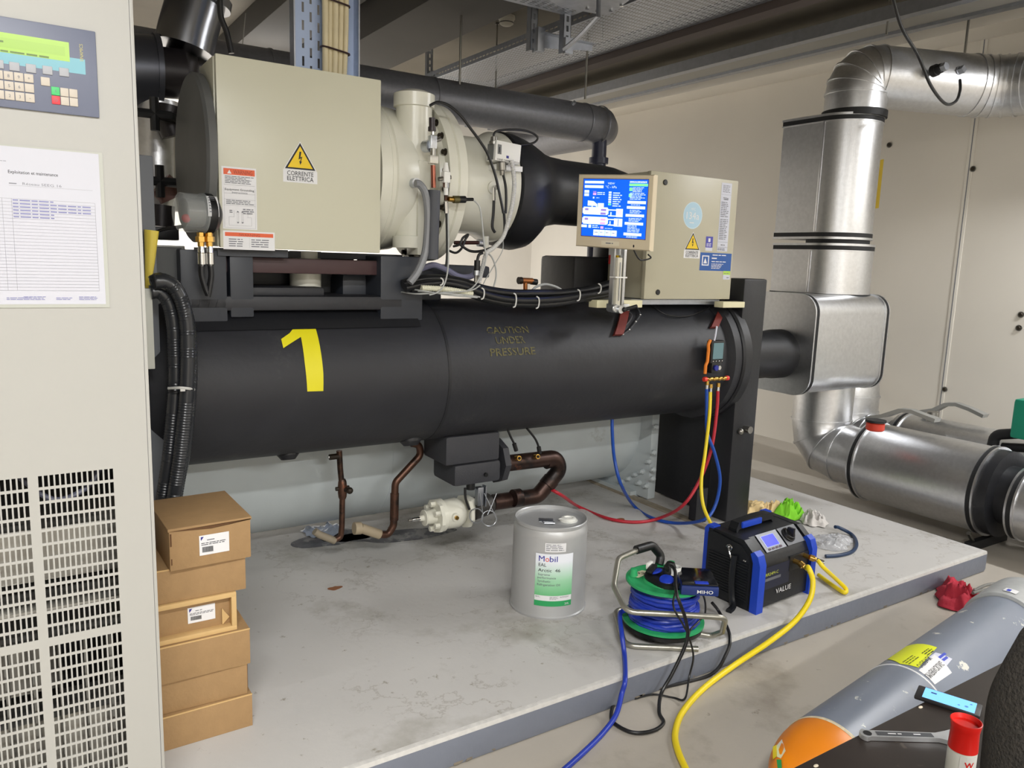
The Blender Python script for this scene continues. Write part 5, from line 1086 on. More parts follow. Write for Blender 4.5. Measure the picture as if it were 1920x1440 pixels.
# ------------------------------------------------------------------ cardboard boxes
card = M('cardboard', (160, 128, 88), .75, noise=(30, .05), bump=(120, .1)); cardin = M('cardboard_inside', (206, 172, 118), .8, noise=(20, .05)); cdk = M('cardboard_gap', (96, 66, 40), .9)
bxs = [(.106, .211, .518, 2.12, 1, 'bottom one of six brown cardboard boxes stacked beside the white cabinet'), (.211, .306, .507, 2.125, -1.5, 'second lowest brown cardboard box of the stack, with a dark right side'), (.306, .414, .515, 2.118, .5, 'third cardboard box from the bottom, wider and right under the open tray box'),
       (.414, .528, .482, 2.125, 0, 'cardboard tray box with recessed front and white label, third from the top of the stack'), (.528, .624, .510, 2.13, -1, 'plain cardboard box directly below the topmost box'), (.624, .740, .5235, 2.12, 2, 'topmost cardboard box with lid and white label on its front')]
for i, (z0, z1, xr, yf, rz, lb) in enumerate(bxs):
    z0 = max(z0, PZ); wd = .212 if i == 5 else .255; dp = .275
    T = thing('cardboard_box', lb, 'box', (xr, yf, z0), 'stacked cardboard boxes', rz=radians(rz)); h = z1-z0-.001
    if i == 3:
        b = B(); b.box((-wd, .025, 0), (0, dp, h), card, bev=.002); b.build('box_body', T)
        b = B(); b.box((-wd, 0, 0), (0, .028, .014), cardin, bev=.002); b.box((-wd, 0, h-.014), (0, .028, h), cardin, bev=.002); b.box((-.014, 0, .012), (0, .028, h-.012), cardin, bev=.002); b.prism([(0, 0), (.02, .02), (.0, .05)], (-.036, .022, .014), (1, 0, 0), (0, 0, 1), .003, cardin); b.build('rim', T)
    else:
        b = B(); b.box((-wd, 0, 0), (0, dp, h), card, bev=.0025)
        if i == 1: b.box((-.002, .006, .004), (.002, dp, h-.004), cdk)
        b.build('box_body', T)
        if i in (5,):
            b = B(); b.box((-wd-.003, -.002, h-.006), (.003, dp+.002, h+.003), card, bev=.002); b.prism([(-wd, h-.004), (0, h-.004), (0, h-.002), (-wd*.5, h-.012)], (0, -.0024, 0), (1, 0, 0), (0, 0, 1), .0002, cdk); b.build('lid', T)
            b = B(); b.box((-wd+.003, -.001, h*.15), (-wd+.006, 0, h*.30), cdk); b.box((-wd+.002, -.001, h*.6), (-wd+.006, 0, h*.9), cdk); b.build('slot', T)
        else:
            b = B(); b.box((-wd, -.0006, h-.003), (0, .002, h+.0005), cardin); b.build('flap_edge', T)
    if i in (3, 5):
        lx, lz, lw, lh = ((-.137, .030, .078, .056) if i == 5 else (-.125, .036, .072, .046)); yy = 0 if i == 5 else .025
        its = [('r', lx, lz, lx+lw, lz+lh, sticker), ('p', [(lx+.004, lz+lh-.004), (lx+.012, lz+lh-.004), (lx+.005, lz+lh-.014), (lx+.004, lz+lh-.012)], M('navy_print')), ('b', lx+.02, lz+lh*.68, lx+.042, lz+lh*.8, 1, greyink), ('b', lx+.005, lz+lh*.48, lx+lw-.002, lz+lh*.64, 2, ink)]
        for k in range(22): its.append(('r', lx+.007+k*.0013, lz+.008, lx+.007+k*.0013+.0006+(.0003 if k % 3 else 0), lz+lh*.42, ink))
        b = B(); b.sheet(its, lambda x, y, h, yy=yy: V((x, yy-.0005-h, y)), dh=.0001); b.build('shipping_label', T)
# ------------------------------------------------------------------ oil drum
T = thing('oil_drum', 'silver metal oil drum with a green and white label standing on the plinth', 'drum', (1.745, 2.372, PZ), rz=0)
drm = M('drum_silver', (186, 187, 188), .38, .35, noise=(5, .04), bump=(80, .02)); DR = .150; DH = .362
b = B(); b.lathe((0, 0, 0), (0, 0, 1), [(0, DR-.006), (.0, DR+.001), (.008, DR+.003), (.012, DR-.001), (.016, DR-.0015), (DH-.045, DR-.004), (DH-.03, DR-.005), (DH-.020, DR-.009), (DH-.014, DR-.011), (DH-.011, DR-.007), (DH, DR-.006), (DH+.003, DR-.009), (DH-.001, DR-.012), (DH-.012, DR-.013), (DH-.014, .02)], drm, 96); b.build('shell', T, ang=.5)
b = B(); b.box((-.045, -.012, DH-.014), (.012, .03, DH-.0115), galv, bev=.001, rot=(0, 0, -.6)); b.tube([(-.045, -.005, DH-.010), (-.055, -.035, DH-.006), (-.022, -.055, DH-.006), (-.005, -.030, DH-.010)], .0028, galv, seg=8); b.build('handle_plate', T)
b = B(); b.lathe((.060, -.036, DH-.014), (0, 0, 1), [(0, .036), (.005, .036), (.006, .030), (.012, .029), (.014, .026), (.014, .018), (.009, .016)], M('spout_white', (232, 232, 226), .4), 28); b.prism([(0, .012), (-.034, 0), (0, -.012)], (.050, -.03, DH-.004), (1, 0, 0), (0, 1, 0), .003, M('spout_white')); tag(b.build('spout_cap', T), 'white pull up spout cap')
# label on the drum, turned towards the viewer
va = math.atan2(-2.372, -1.745); va -= 0.02
grn = M('label_green', (44, 158, 92), .45)
gl = bpy.data.materials.new('label_gradient'); gl.use_nodes = True; nt = gl.node_tree; bs = nt.nodes['Principled BSDF']; bs.inputs['Roughness'].default_value = .45
tc = nt.nodes.new('ShaderNodeTexCoord'); sp_ = nt.nodes.new('ShaderNodeSeparateXYZ'); nt.links.new(tc.outputs['Object'], sp_.inputs[0]); mr = nt.nodes.new('ShaderNodeMapRange'); mr.inputs['From Min'].default_value = .085; mr.inputs['From Max'].default_value = .235
nt.links.new(sp_.outputs['Z'], mr.inputs['Value']); cr = nt.nodes.new('ShaderNodeValToRGB'); cr.color_ramp.elements[0].color = lin((92, 182, 116)); cr.color_ramp.elements[1].color = lin((232, 236, 244)); e = cr.color_ramp.elements.new(.5); e.color = lin((160, 212, 174)); nt.links.new(mr.outputs[0], cr.inputs[0]); nt.links.new(cr.outputs[0], bs.inputs['Base Color'])
navy = M('mobil_blue', (40, 36, 150), .45); mred = M('mobil_red', (226, 70, 60), .45)
def dm(x, y, h): a = va+.17+x/DR; return V(((DR-.001+h)*cos(a), (DR-.001+h)*sin(a), y+.055))
LW, LH = .150, .210
its = [('r', -LW/2, 0, LW/2, LH, gl), ('r', -LW/2, 0, LW/2, .022, grn), ('r', -LW/2+.001, .022, LW/2-.001, .043, sticker), ('b', -LW/2+.004, .034, -.05, .041, 2, greyink), ('b', -.015, .027, .02, .040, 4, greyink), ('b', .025, .034, LW/2-.004, .040, 2, greyink),
       ('t', 'M', -.062, .180, .032, navy, 'L', .022, .0), ('t', 'o', -.037, .180, .032, mred, 'L', .015, .0), ('t', 'bil', -.020, .180, .032, navy, 'L', .030, .0),
       ('t', 'EAL', -.062, .160, .0185, ink, 'L', .030), ('t', 'Arctic  46', -.063, .139, .0185, ink, 'L', .085), ('t', 'Supreme', -.063, .124, .0125, greyink, 'L', .046), ('t', 'performance', -.064, .111, .0125, greyink, 'L', .070), ('t', 'Synthetic', -.064, .097, .0125, greyink, 'L', .050), ('t', 'Refrigeration Oil', -.065, .083, .0125, greyink, 'L', .088), ('t', '20L', .045, .006, .012, sticker, 'L', .02)]
b = B(); b.sheet(its, dm, h0=.0006, dh=.00012, cut=.012); tag(b.build('front_label', T), 'white to green product label')
its = [('r', -.04, .218, .042, .253, sticker), ('b', -.036, .222, .038, .250, 4, greyink)]
b = B(); b.sheet(its, dm, h0=.0006, dh=.00015, cut=.012); b.build('address_label', T)

# ------------------------------------------------------------------ cable reel
RZ = radians(-33)
T = thing('cable_reel', 'green reel of blue cable in a bent steel tube frame at the plinth edge', 'cable reel', (1.985, 1.965, PZ), rz=RZ)
rg = M('reel_green', (44, 160, 98), .42, noise=(8, .05)); bcab = M('blue_cable', (34, 58, 168), .38)
tube_m = M('frame_zinc', (172, 170, 160), .35, .8, noise=(25, .12))
def disc(z, r, th, top):
    prof = [(0, .02), (0, r-.01), (.004, r), (th, r), (th+.002, r-.008)] + ([(th-.003, r-.02), (th-.004, .085), (th+.004, .08), (th+.004, .02)] if top else [(th, .02)])
    b = B(); b.lathe((0, 0, z), (0, 0, 1), prof, rg, 64); return b
b = disc(.045, .152, .012, False); b.cyl((0.04, -.125, .0575), (.04, -.125, .0578), .010, blk, seg=16); tag(b.build('lower_flange', T), 'green lower disc')
b = B(); b.lathe((0, 0, .028), (0, 0, 1), [(0, .11), (.0, .146), (.017, .15)], blk, 64); b.build('base_ring', T)
ftop = disc(.195, .146, .012, True); FT = ftop.build('upper_flange', T)
for a in (2.9, -.9, 1.2):
    b = B(); b.lathe((.118*cos(a), .118*sin(a), .205), (0, 0, 1), [(0, .017), (.014, .014), (.028, .012), (.03, .001)], rg, 20); b.build('winding_knob', FT)
b = B(); b.cyl((0, 0, .05), (0, 0, .2), .07, blk, seg=32); b.build('core', T)
b = B(); rnd = random.Random(2); pts = []
for layer, (z0, z1) in enumerate(((.064, .186),)):
    for t in range(14*16+1):
        a = 2*pi*t/16; f = t/(14*16); z = .066+.112*(abs(((f*2.0) % 2)-1)); r = .108+.012*sin(t*.13)+.010*(1-abs(2*f-1)); 
        pts.append((r*cos(a), r*sin(a), z+.004*sin(a*1.7)))
b.tube(pts, .0085, bcab, seg=8)
pts = []
for t in range(9*16+1):
    a = 2*pi*t/16+.3; f = t/(9*16); z = .068+.085*f+.012*sin(a*1.0+f*6); r = .126-.022*f+.004*sin(t*.31); pts.append((r*cos(a), r*sin(a), z))
b.tube(pts, .008, bcab, seg=8); tag(b.build('wound_cable', T), 'blue cable wound on the reel')
b = B(); b.lathe((.01, -.0, .197), (0, 0, 1), [(0, .088), (.02, .088), (.024, .082), (.024, .01)], blk, 40); SK = b.build('socket_plate', T)
for a in (2.6, -1.9, -.5, .9):
    c = V((.01+.05*cos(a), .05*sin(a), .222)); ax = V((.35*cos(a), .35*sin(a), 1)).normalized()
    b = B(); b.cyl(c, c+ax*.008, .026, M('socket_blue', (30, 62, 190), .4), seg=24, bev=.002); b.build('socket_cover', SK)
b = B(); b.sheet([('p', [(-.135, .03), (-.075, .078), (-.03, .07), (-.10, .005)], M('reel_tag', (226, 222, 190), .5)), ('t', '33', -.085, .040, .024, ink, 'C', .03)], lambda x, y, h: V((x, y, .2065+h))); b.build('number_tag', FT)
# bent tube frame
F = .160
b = B(); P = fillet([(.02, .15, .012), (-F, .15, .012), (-F, -.145, .012), (.10, -.15, .012)], .05, 6); b.tube(P, .0105, tube_m, seg=14); b.build('base_tube', T)
b = B(); P = fillet([(.06, -.05, .03), (.17, -.06, .018), (.20, -.09, .05), (.19, -.15, .135), (.0, -.17, .150), (-.165, -.165, .150), (-.20, -.06, .20), (-.175, .03, .27), (-.08, .10, .285)], [0, .03, .03, .04, .03, .05, .05, .04, 0], 5); b.tube(P, .0105, tube_m, seg=14); b.build('upper_tube', T)
b = B(); b.tube(fillet([(-.10, .085, .285), (-.03, .14, .285), (.01, .15, .24), (.0, .13, .21)], .03, 5), .017, blk, seg=14); b.build('grip', T)

# plugs standing in the reel sockets
cR, sR = cos(RZ), sin(RZ)
def RW(x, y, z): return V((1.985+x*cR-y*sR, 1.965+x*sR+y*cR, PZ+z))
T = thing('power_plug', 'black mains plug with a white ring standing in the cable reel socket', 'plug', RW(.0, .0, .222))
c = RW(.01, -.01, .222); b = B(); b.lathe(c, (.1, 0, 1), [(0, .022), (.02, .024), (.04, .022), (.055, .014)], blk, 20); b.box(c+V((-.02, -.015, .02)), c+V((.02, .015, .045)), blk, bev=.008); b.build('plug_body', T)
b = B(); b.lathe(c+V((.012, -.012, .012)), (.1, 0, 1), [(0, .024), (.03, .0245), (.03, .0225), (0, .022)], white, 24, cap=False); b.build('ring', T)
T = thing('power_plug', 'flat black and white plug lying on the green reel beside the number tag', 'plug', RW(-.05, .03, .222))
c = RW(-.045, .03, .225); b = B(); b.box(c-V((.035, .012, 0)), c+V((.03, .014, .016)), blk, bev=.006, rot=(0, -.1, .5)); b.build('plug_body', T)
b = B(); b.box(c+V((-.01, .02, .0)), c+V((.03, .034, .024)), white, bev=.005, rot=(0, 0, .4)); b.build('adapter', T)
# blue organiser box
T = thing('parts_case', 'small dark blue case with a clear black lid lying against the cable reel', 'case', RW(.22, .10, .0), rot=(0, 0, RZ-radians(3)))
cc = W(1306, 1094, z=PZ+.225); T.location = (cc.x, cc.y, PZ+.2085); nv = M('navy_plastic', (34, 52, 112), .4)
b = B(); b.box((-.066, -.07, 0), (.066, .085, .034), nv, bev=.005); b.build('case_body', T)
b = B(); b.box((-.064, -.064, .034), (.064, .085, .042), M('smoky_lid', (16, 18, 24), .12), bev=.004); b.box((-.018, -.066, .042), (.03, -.045, .046), M('socket_blue'), bev=.002); b.build('lid', T)
b = B(); b.sheet([('t', 'MIHO', .018, .009, .018, white, 'C', .056, .004)], plane_map((0, -.0705, 0), (1, 0, 0), (0, 0, 1))); b.build('lettering', T)

# ------------------------------------------------------------------ recovery machine
T = thing('recovery_machine', 'blue and black refrigerant recovery machine with lit blue display on the plinth', 'machine', (2.405, 1.895, PZ), rz=radians(4))
mb = M('machine_black', (20, 22, 26), .42, bump=(60, .05)); mbl = M('machine_blue', (24, 66, 186), .42, noise=(14, .06)); mg = M('machine_grey', (150, 154, 164), .45); mw, md_, mh = .405, .25, .315
# side view profile (y,z): sloping top front
prof = [(0.0, .012), (0, .185), (.02, .225), (.085, .282), (md_-.01, .292), (md_, .28), (md_, .012)]
b = B(); b.prism([(y, z) for y, z in prof], (.022, 0, 0), (0, 1, 0), (0, 0, 1), mw-.044, mb); b.build('housing', T)
def rim(x0, x1, nm):
    o = [(-.006, 0), (-.010, .015), (-.010, .195), (.008, .232), (.070, .284), (md_-.012, .292), (md_+.008, .282), (md_+.010, .015), (md_, 0)]
    b = B(); b.prism(o, (x0, 0, 0), (0, 1, 0), (0, 0, 1), x1-x0, mb); F_ = b.build(nm, T)
    b = B(); b.prism([(-.014, .0), (.020, .0), (.020, .205), (.034, .240), (.020, .252), (.0, .238), (-.014, .200)], (x0-.002, 0, 0), (0, 1, 0), (0, 0, 1), x1-x0+.004, mbl); b.build('blue_front_bar', F_)
    b = B(); b.prism([(md_-.002, .0), (md_+.016, .0), (md_+.016, .28), (md_+.002, .298), (md_-.03, .296), (md_-.03, .288), (md_-.004, .286)], (x0-.002, 0, 0), (0, 1, 0), (0, 0, 1), x1-x0+.004, mbl); b.build('blue_rear_bar', F_)
rim(.008, .046, 'side_frame'); rim(mw-.036, mw-.004, 'side_frame')
# black side with louvres over the frame, leaving the blue border visible at front and back
so = [(.026, .01), (.026, .19), (.042, .222), (.082, .262), (md_-.03, .28), (md_-.008, .27), (md_-.008, .01)]
b = B(); b.prism(so, (.000, 0, 0), (0, 1, 0), (0, 0, 1), .014, mb); SP = b.build('side_panel', T)
b = B()
for k in range(14): z = .04+k*.0115; b.box((-.004, .035, z), (.001, md_-.02, z+.006), mb, bev=.001)
lv = b.build('louvres', SP); lv['kind'] = 'stuff'
b = B(); b.tube([(-.006, .10, .215), (-.012, .10, .12), (-.014, .09, .04), (-.03, .07, .012), (-.07, .06, .006)], .013, mb, seg=8, sm=3); b.build('strap', T)
b = B(); b.tube([(-.006, .13, .235), (-.012, .12, .22), (-.012, .11, .20)], .004, chrome, seg=8); b.tube([(-.01, .125+.012*cos(a), .24+.012*sin(a)) for a in [pi*i/6 for i in range(10)]], .003, chrome, seg=8); b.ball((-.006, .13, .24), .007, chrome); b.build('snap_hook', T)
b = B(); b.ball((-.002, .05, .205), .004, chrome); b.ball((-.002, .058, .206), .004, chrome); b.build('side_screw', T)
# top handle
b = B(); b.loft([[V((x, y+dy, z+dz)) for dy, dz in ((-.022, 0), (.022, 0), (.02, .028), (-.02, .028))] for x, y, z in ((.05, .16, .272), (.07, .165, .295), (.20, .165, .303), (.29, .165, .30), (.31, .165, .275))], mb); b.build('handle', T)
b = B(); b.box((.085, .136, .298), (.215, .150, .324), mbl, bev=.004); b.build('grip_pad', T)
# control plate on the slope
A_ = V((0.045, .022, .2285)); n_ = V((0, -.660, .752)); vv = V((0, .752, .660)).normalized()
nf = V((1, 0, 0)).cross(vv)
pm2 = plane_map(A_, (1, 0, 0), vv)
its = [('r', .05, .0, .185, .082, mg), ('r', .195, .0, .315, .082, M('plate_grey', (104, 106, 112), .5)), ('r', .066, .018, .155, .070, M('lcd_frame', (180, 190, 210), .4)), ('r', .072, .020, .152, .068, M('lcd_blue', (10, 24, 255), .3, emit=1.3))]
for k in range(4): its.append(('r', .068+k*.024, .004, .083+k*.024, .013, M('key_maroon', (70, 40, 60), .5)))
b = B(); b.sheet(its, pm2, h0=.003, dh=.0006); tag(b.build('display_panel', T), 'control panel with lit blue display')
c = A_+V((.235, 0, 0))+vv*.043; b = B(); b.lathe(c, nf, [(0, .032), (.010, .032), (.012, .028), (.022, .024), (.024, .001)], blk, 32); b.box(c+nf*.02-V((.006, .0, .0))-vv*.024, c+nf*.03+V((.006, 0, 0))+vv*.024, blk); b.build('rotary_knob', T)
mp4 = plane_map((0.04, -.001, 0), (1, 0, 0), (0, 0, 1))
b = B(); b.sheet([('r', .0, .085, .19, .180, M('front_navy', (30, 34, 54), .45)), ('t', 'VRR24M-C', .012, .142, .018, M('lime_print', (190, 200, 60), .5), 'L', .10), ('p', [(.006, .120), (.13, .120), (.13, .132), (.012, .132)], M('plate_grey')), ('t', 'VALUE', .105, .052, .030, sticker, 'L', .105, .006)], mp4, h0=.001); b.build('front_lettering', T)
b = B(); b.box((.225, -.004, .13), (.355, .004, .195), blk, bev=.003); b.build('port_recess', T)
for x, z in ((.255, .170), (.325, .180), (.352, .120)):
    b = B(); b.cyl((x, -.002, z), (x, -.03 if z > .13 else -.014, z), .010, brass, seg=12); b.build('brass_port', T)
def MWp(x, y, z): a = radians(4); return V((2.405+x*cos(a)-y*sin(a), 1.895+x*sin(a)+y*cos(a), PZ+z))
def ferr(T, p0, p1):
    d = (V(p1)-V(p0)); 
    b = B(); b.lathe(p0, d, [(0, .013), (.018, .014), (.02, .010), (.026, .009)], brass, 12); b.build('brass_nut', T)
    b = B(); b.lathe(V(p0)+d.normalized()*.026, d, [(0, .008), (.004, .010), (.032, .010), (.034, .0085)], chrome, 12); b.build('ferrule', T)
yh = M('yellow_hose', (240, 214, 30), .4); bh = M('blue_hose', (26, 76, 170), .4); rh = M('red_hose', (186, 36, 52), .4)
def gz(px, py, z): return W(px, py, z=z)
T = thing('charging_hose', 'thick yellow hose from the recovery machine curving down over the plinth edge', 'hose', (1.6, 1.5, 0))
p0 = MWp(.255, -.03, .170); P = [p0, p0+V((.005, -.03, -.012)), W(1516, 1065, y=1.80), W(1524, 1090, y=1.775), W(1518, 1125, y=1.76), W(1490, 1165, y=1.755), W(1440, 1205, y=1.745), W(1380, 1245, z=.03), W(1320, 1290, z=.012), W(1280, 1335, z=.010), W(1266, 1375, z=.010), W(1272, 1410, z=.010), W(1290, 1450, z=.010)]
b = B(); b.tube(P[1:], .0105, yh, seg=14, sm=8); b.build('hose', T); ferr(T, P[0], P[1]+V((0, -.01, -.01)))
T = thing('charging_hose', 'yellow hose looping out from the right side port of the recovery machine', 'hose', (2.8, 1.85, PZ))
p0 = MWp(.325, -.03, .180); P = [p0, p0+V((.02, -.025, -.008)), W(1545, 1065, y=1.835), W(1570, 1088, y=1.85), W(1586, 1104, z=PZ+.018), W(1583, 1111, z=PZ+.012), W(1565, 1100, z=PZ+.012), W(1535, 1078, z=PZ+.012)]
b = B(); b.tube(P[1:], .009, yh, seg=12, sm=8); b.build('hose', T); ferr(T, P[0], P[1]+V((.01, -.01, -.005)))
cable('power_cord', 'dark blue power cord curving on the plinth behind the recovery machine', [], 2, .009, M('dark_teal_cord', (28, 52, 84), .4)) if False else None
b = B(); b.tube([W(1548, 1043, z=PZ+.009), W(1575, 1041, z=PZ+.009), W(1598, 1034, z=PZ+.009), W(1606, 1020, z=PZ+.009), W(1598, 1003, z=PZ+.009), W(1575, 990, z=PZ+.03), W(1566, 988, z=PZ+.04)], .009, M('dark_teal_cord', (28, 52, 84), .4), seg=12, sm=8); tag(b.build('power_cable'), 'dark blue cord curving on the plinth behind the recovery machine', 'cord')

# ------------------------------------------------------------------ gauge manifold hanging from the red bracket
Yg = 2.64
T = thing('gauge_manifold', 'black and orange digital gauge manifold hanging on the right end of the black vessel', 'gauge', W(1340, 718, y=Yg))
a = W(1332, 682, y=Yg); c = W(1360, 638, y=Yg); ogm = M('orange_shell', (232, 130, 30), .45)
b = B(); b.box((a.x, Yg, a.z), (c.x, Yg+.035, c.z), blk, bev=.008); b.box((a.x+.012, Yg+.0, a.z-.05), (c.x-.012, Yg+.035, a.z+.01), blk, bev=.008); b.build('case', T)
b = B(); b.box((a.x+.012, Yg-.003, a.z+.022), (c.x-.012, Yg+.001, c.z-.012), M('gauge_screen', (92, 122, 128), .3, emit=.12)); b.build('screen', T)
for k in range(4):
    b = B(); b.ball((a.x+.016+k*(c.x-a.x-.032)/3, Yg-.002, a.z+.012), .0042, chrome, 10); b.build('key', T)
b = B(); b.tube(fillet([V((a.x-.002, Yg+.01, c.z+.003)), V((a.x-.014, Yg+.01, c.z-.02)), V((a.x-.010, Yg+.01, c.z-.045)), V((a.x-.012, Yg+.01, a.z+.01)), V((a.x-.022, Yg+.01, a.z-.01)), V((a.x-.022, Yg+.01, a.z-.05))], .01, 3), .008, ogm, seg=10); b.build('orange_shell', T)
b = B(); b.cyl((a.x+.035, Yg-.002, a.z-.022), (a.x+.035, Yg-.012, a.z-.022), .014, M('blue_knob', (30, 40, 140), .4), seg=16); b.cyl((a.x+.058, Yg-.002, a.z-.022), (a.x+.058, Yg-.01, a.z-.022), .011, chrome, seg=16); b.build('sight_glass', T)
m0, m1 = W(1325, 711, y=Yg), W(1360, 709, y=Yg)
b = B(); b.tube([m0, m1], .010, brass, seg=12)
for f in (.1, .35, .62, .85): q = m0.lerp(m1, f); b.ball(q+V((0, -.006, .0)), .011, brass, 12)
b.build('manifold_block', T)
for q, s_ in ((m0, -1), (m1, 1)):
    b = B(); b.cyl(q, q+V((s_*.022, 0, .0)), .012, M('red_knob', (226, 60, 44), .4), seg=14, bev=.003); b.build('valve_knob', T)
b = B(); b.tube([V((a.x+.024, Yg+.01, c.z-.005)), V((a.x+.028, Yg+.008, c.z+.02)), W(1344, 612, y=Yg+.02)], .0045, M('hook_white', (214, 218, 232), .35), seg=8, sm=3); b.build('hook', T)
def hose(label, start, pts, m, r=.0085, endf=None):
    T = thing('manifold_hose', label, 'hose', pts[-1], 'hoses from the gauge manifold')
    q = V(start); b = B(); b.tube([q+V((0, 0, .0)), q-V((0, 0, .02))], .010, brass, seg=10); b.build('brass_nut', T)
    b = B(); b.tube([q-V((0, 0, .02)), q-V((0, 0, .04))], .0085, chrome, seg=10); b.build('ferrule', T)
    b = B(); b.tube([q-V((0, 0, .04))]+[V(p) for p in pts], r, m, seg=12, sm=8); b.build('hose', T)
q = W(1326, 714, y=Yg)
hose('blue hose from the manifold looping over the plinth up to the underside of the vessel', q, [W(1325, 760, y=Yg), W(1326, 810, y=Yg-.01), W(1340, 850, y=Yg-.03), W(1350, 900, y=2.6), W(1340, 950, y=2.6), W(1318, 975, y=2.6), W(1270, 981, z=PZ+.02), W(1225, 972, z=PZ+.010), W(1190, 950, z=PZ+.010), W(1165, 910, y=2.9), W(1152, 860, y=2.92), W(1148, 810, y=2.92), W(1148, 775, y=2.93)], bh)
q = W(1333, 720, y=Yg)
hose('yellow hose from the manifold hanging straight down behind the recovery machine', q, [W(1330, 780, y=Yg-.02), W(1322, 850, y=Yg-.04), W(1315, 900, y=2.56), W(1318, 945, y=2.52), W(1332, 980, y=2.48), W(1345, 1000, y=2.45)], yh)
q = W(1347, 718, y=Yg)
hose('red hose from the manifold curving across the plinth towards the big copper bend', q, [W(1344, 770, y=Yg), W(1334, 840, y=Yg), W(1312, 900, y=2.66), W(1280, 948, y=2.68), W(1235, 972, z=PZ+.025), W(1190, 979, z=PZ+.010), W(1140, 972, z=PZ+.010), W(1085, 950, z=PZ+.012), W(1055, 930, y=2.93), W(1034, 918, y=2.93)], rh)
# cords from the reel
T = tag(B().tube([RW(-.13, -.04, .10), W(1163, 1150, y=2.0), W(1166, 1190, y=1.92), W(1171, 1230, z=PZ+.012), W(1172, 1275, y=1.775), W(1166, 1300, y=1.765), W(1155, 1340, z=.03), W(1130, 1375, z=.012), W(1095, 1410, z=.010), W(1050, 1450, z=.010)], .0085, bcab, seg=12, sm=8).build('blue_cable'), 'blue cord running from the cable reel over the plinth edge to the floor', 'cord')
pc0 = RW(.01, -.02, .27)
blkc = M('black_cord', (22, 22, 24), .38)
tag(B().tube([pc0, RW(.02, -.06, .265), W(1268, 1110, y=1.78), W(1285, 1160, y=1.755), W(1288, 1200, y=1.75), W(1262, 1260, y=1.75), W(1240, 1300, z=.03), W(1236, 1335, z=.008), W(1244, 1355, z=.008), W(1225, 1370, z=.008), W(1190, 1374, z=.008), W(1160, 1362, z=.008), W(1146, 1345, z=.008), W(1160, 1312, z=.008), W(1230, 1292, z=.008), W(1330, 1266, z=.008), W(1362, 1225, y=1.77), W(1368, 1190, z=PZ+.008), W(1350, 1150, z=PZ+.02), W(1335, 1130, z=PZ+.06)], .0062, blkc, seg=10, sm=8).build('power_cable'), 'thick black cord from the reel plug looping on the floor and back up', 'cord')
tag(B().tube([RW(.05, -.06, .245), W(1262, 1130, y=1.80), W(1280, 1170, y=1.765), W(1290, 1190, y=1.75), W(1300, 1230, y=1.745), W(1292, 1270, y=1.75), W(1284, 1310, z=.02), W(1262, 1308, z=.006), W(1225, 1302, z=.006), W(1190, 1310, z=.006)], .0035, blkc, seg=8, sm=8).build('thin_cable'), 'thin black cord dropping beside the thick one over the plinth edge', 'cord')
tag(B().tube([W(1303, 1098, y=1.86), W(1320, 1120, y=1.82), W(1322, 1150, y=1.82), W(1310, 1165, y=1.82), W(1295, 1180, y=1.79), W(1290, 1195, y=1.77)], .0035, blkc, seg=8, sm=8).build('thin_cable'), 'thin black cord hanging from the dark blue case', 'cord')

# ------------------------------------------------------------------ rags and bag behind the machine
def cloth(name, label, cat, c, a, h, m, seed, n=72, rot=0, el=1.0, fold=1.0):
    rnd = random.Random(seed); b = B(); bm = b.bm; k = b.mi(m); c = V(c); from mathutils import noise
    ph = [rnd.uniform(0, 6.28) for _ in range(5)]; off = V((seed*3.1, seed*1.7, 0)); rows = []; NR = 22
    for j in range(NR):
        r = j/(NR-1); ring = []
        for i in range(n):
            t = 2*pi*i/n; rr = r*(1+.20*sin(2*t+ph[0])+.13*sin(3*t+ph[1])+.07*sin(7*t+ph[2])); x, y = rr*cos(t), rr*sin(t)*el
            q = V((x, y, 0)); wv = noise.noise(q*1.3+off)*1.2
            f1 = 1-abs(noise.noise(V((x*2.6+wv, y*2.6-wv, seed)))*2.6); f2 = 1-abs(noise.noise(V((x*6+wv, y*6, seed+9)))*2.4)
            z = (1-r**3)*(.45+fold*(.42*f1+.16*f2))+.25*noise.noise(q*1.1+off)
            z = max(z*h, .003+.006*(1-r)+.004*abs(sin(6*t+ph[3])))
            x2 = x+.10*noise.noise(V((x*3, y*3, seed+4))); y2 = y+.10*noise.noise(V((y*3, x*3, seed+5)))
            ring.append(bm.verts.new((c.x+(x2*cos(rot)-y2*sin(rot))*a, c.y+(x2*sin(rot)+y2*cos(rot))*a, c.z+z)))
        rows.append(ring)
    for A1, B1 in zip(rows[1:], rows[2:]):
        for i in range(n): b._f((A1[i], A1[(i+1) % n], B1[(i+1) % n], B1[i]), k)
    for i in range(n): b._f((rows[0][0], rows[1][i], rows[1][(i+1) % n]), k)
    for v in rows[0][1:]: bm.verts.remove(v)
    o = b.build(name, ang=2.5); md = o.modifiers.new('s', 'SOLIDIFY'); md.thickness = .002; md.offset = -1
    return tag(o, label, cat)
p = W(1432, 963, z=PZ); cloth('rag', 'crumpled cream cloth rag behind the recovery machine', 'rag', p, .115, .085, M('cream_cloth', (226, 200, 148), .9, bump=(80, .2)), 4, rot=-.5, el=.75)
p = W(1477, 970, z=PZ); cloth('rag', 'crumpled bright green cloth between the cream rag and the white rag', 'rag', p, .085, .11, M('green_cloth', (130, 210, 50), .9, bump=(80, .2)), 9, el=.9)
p = W(1523, 980, z=PZ); cloth('rag', 'crumpled white cloth right of the green cloth', 'rag', p, .085, .07, M('white_cloth', (206, 202, 198), .9, bump=(80, .2)), 15, rot=.6, el=.8)
pl = M('clear_film', (214, 216, 220), .15, alpha=.35, bump=(30, .6))
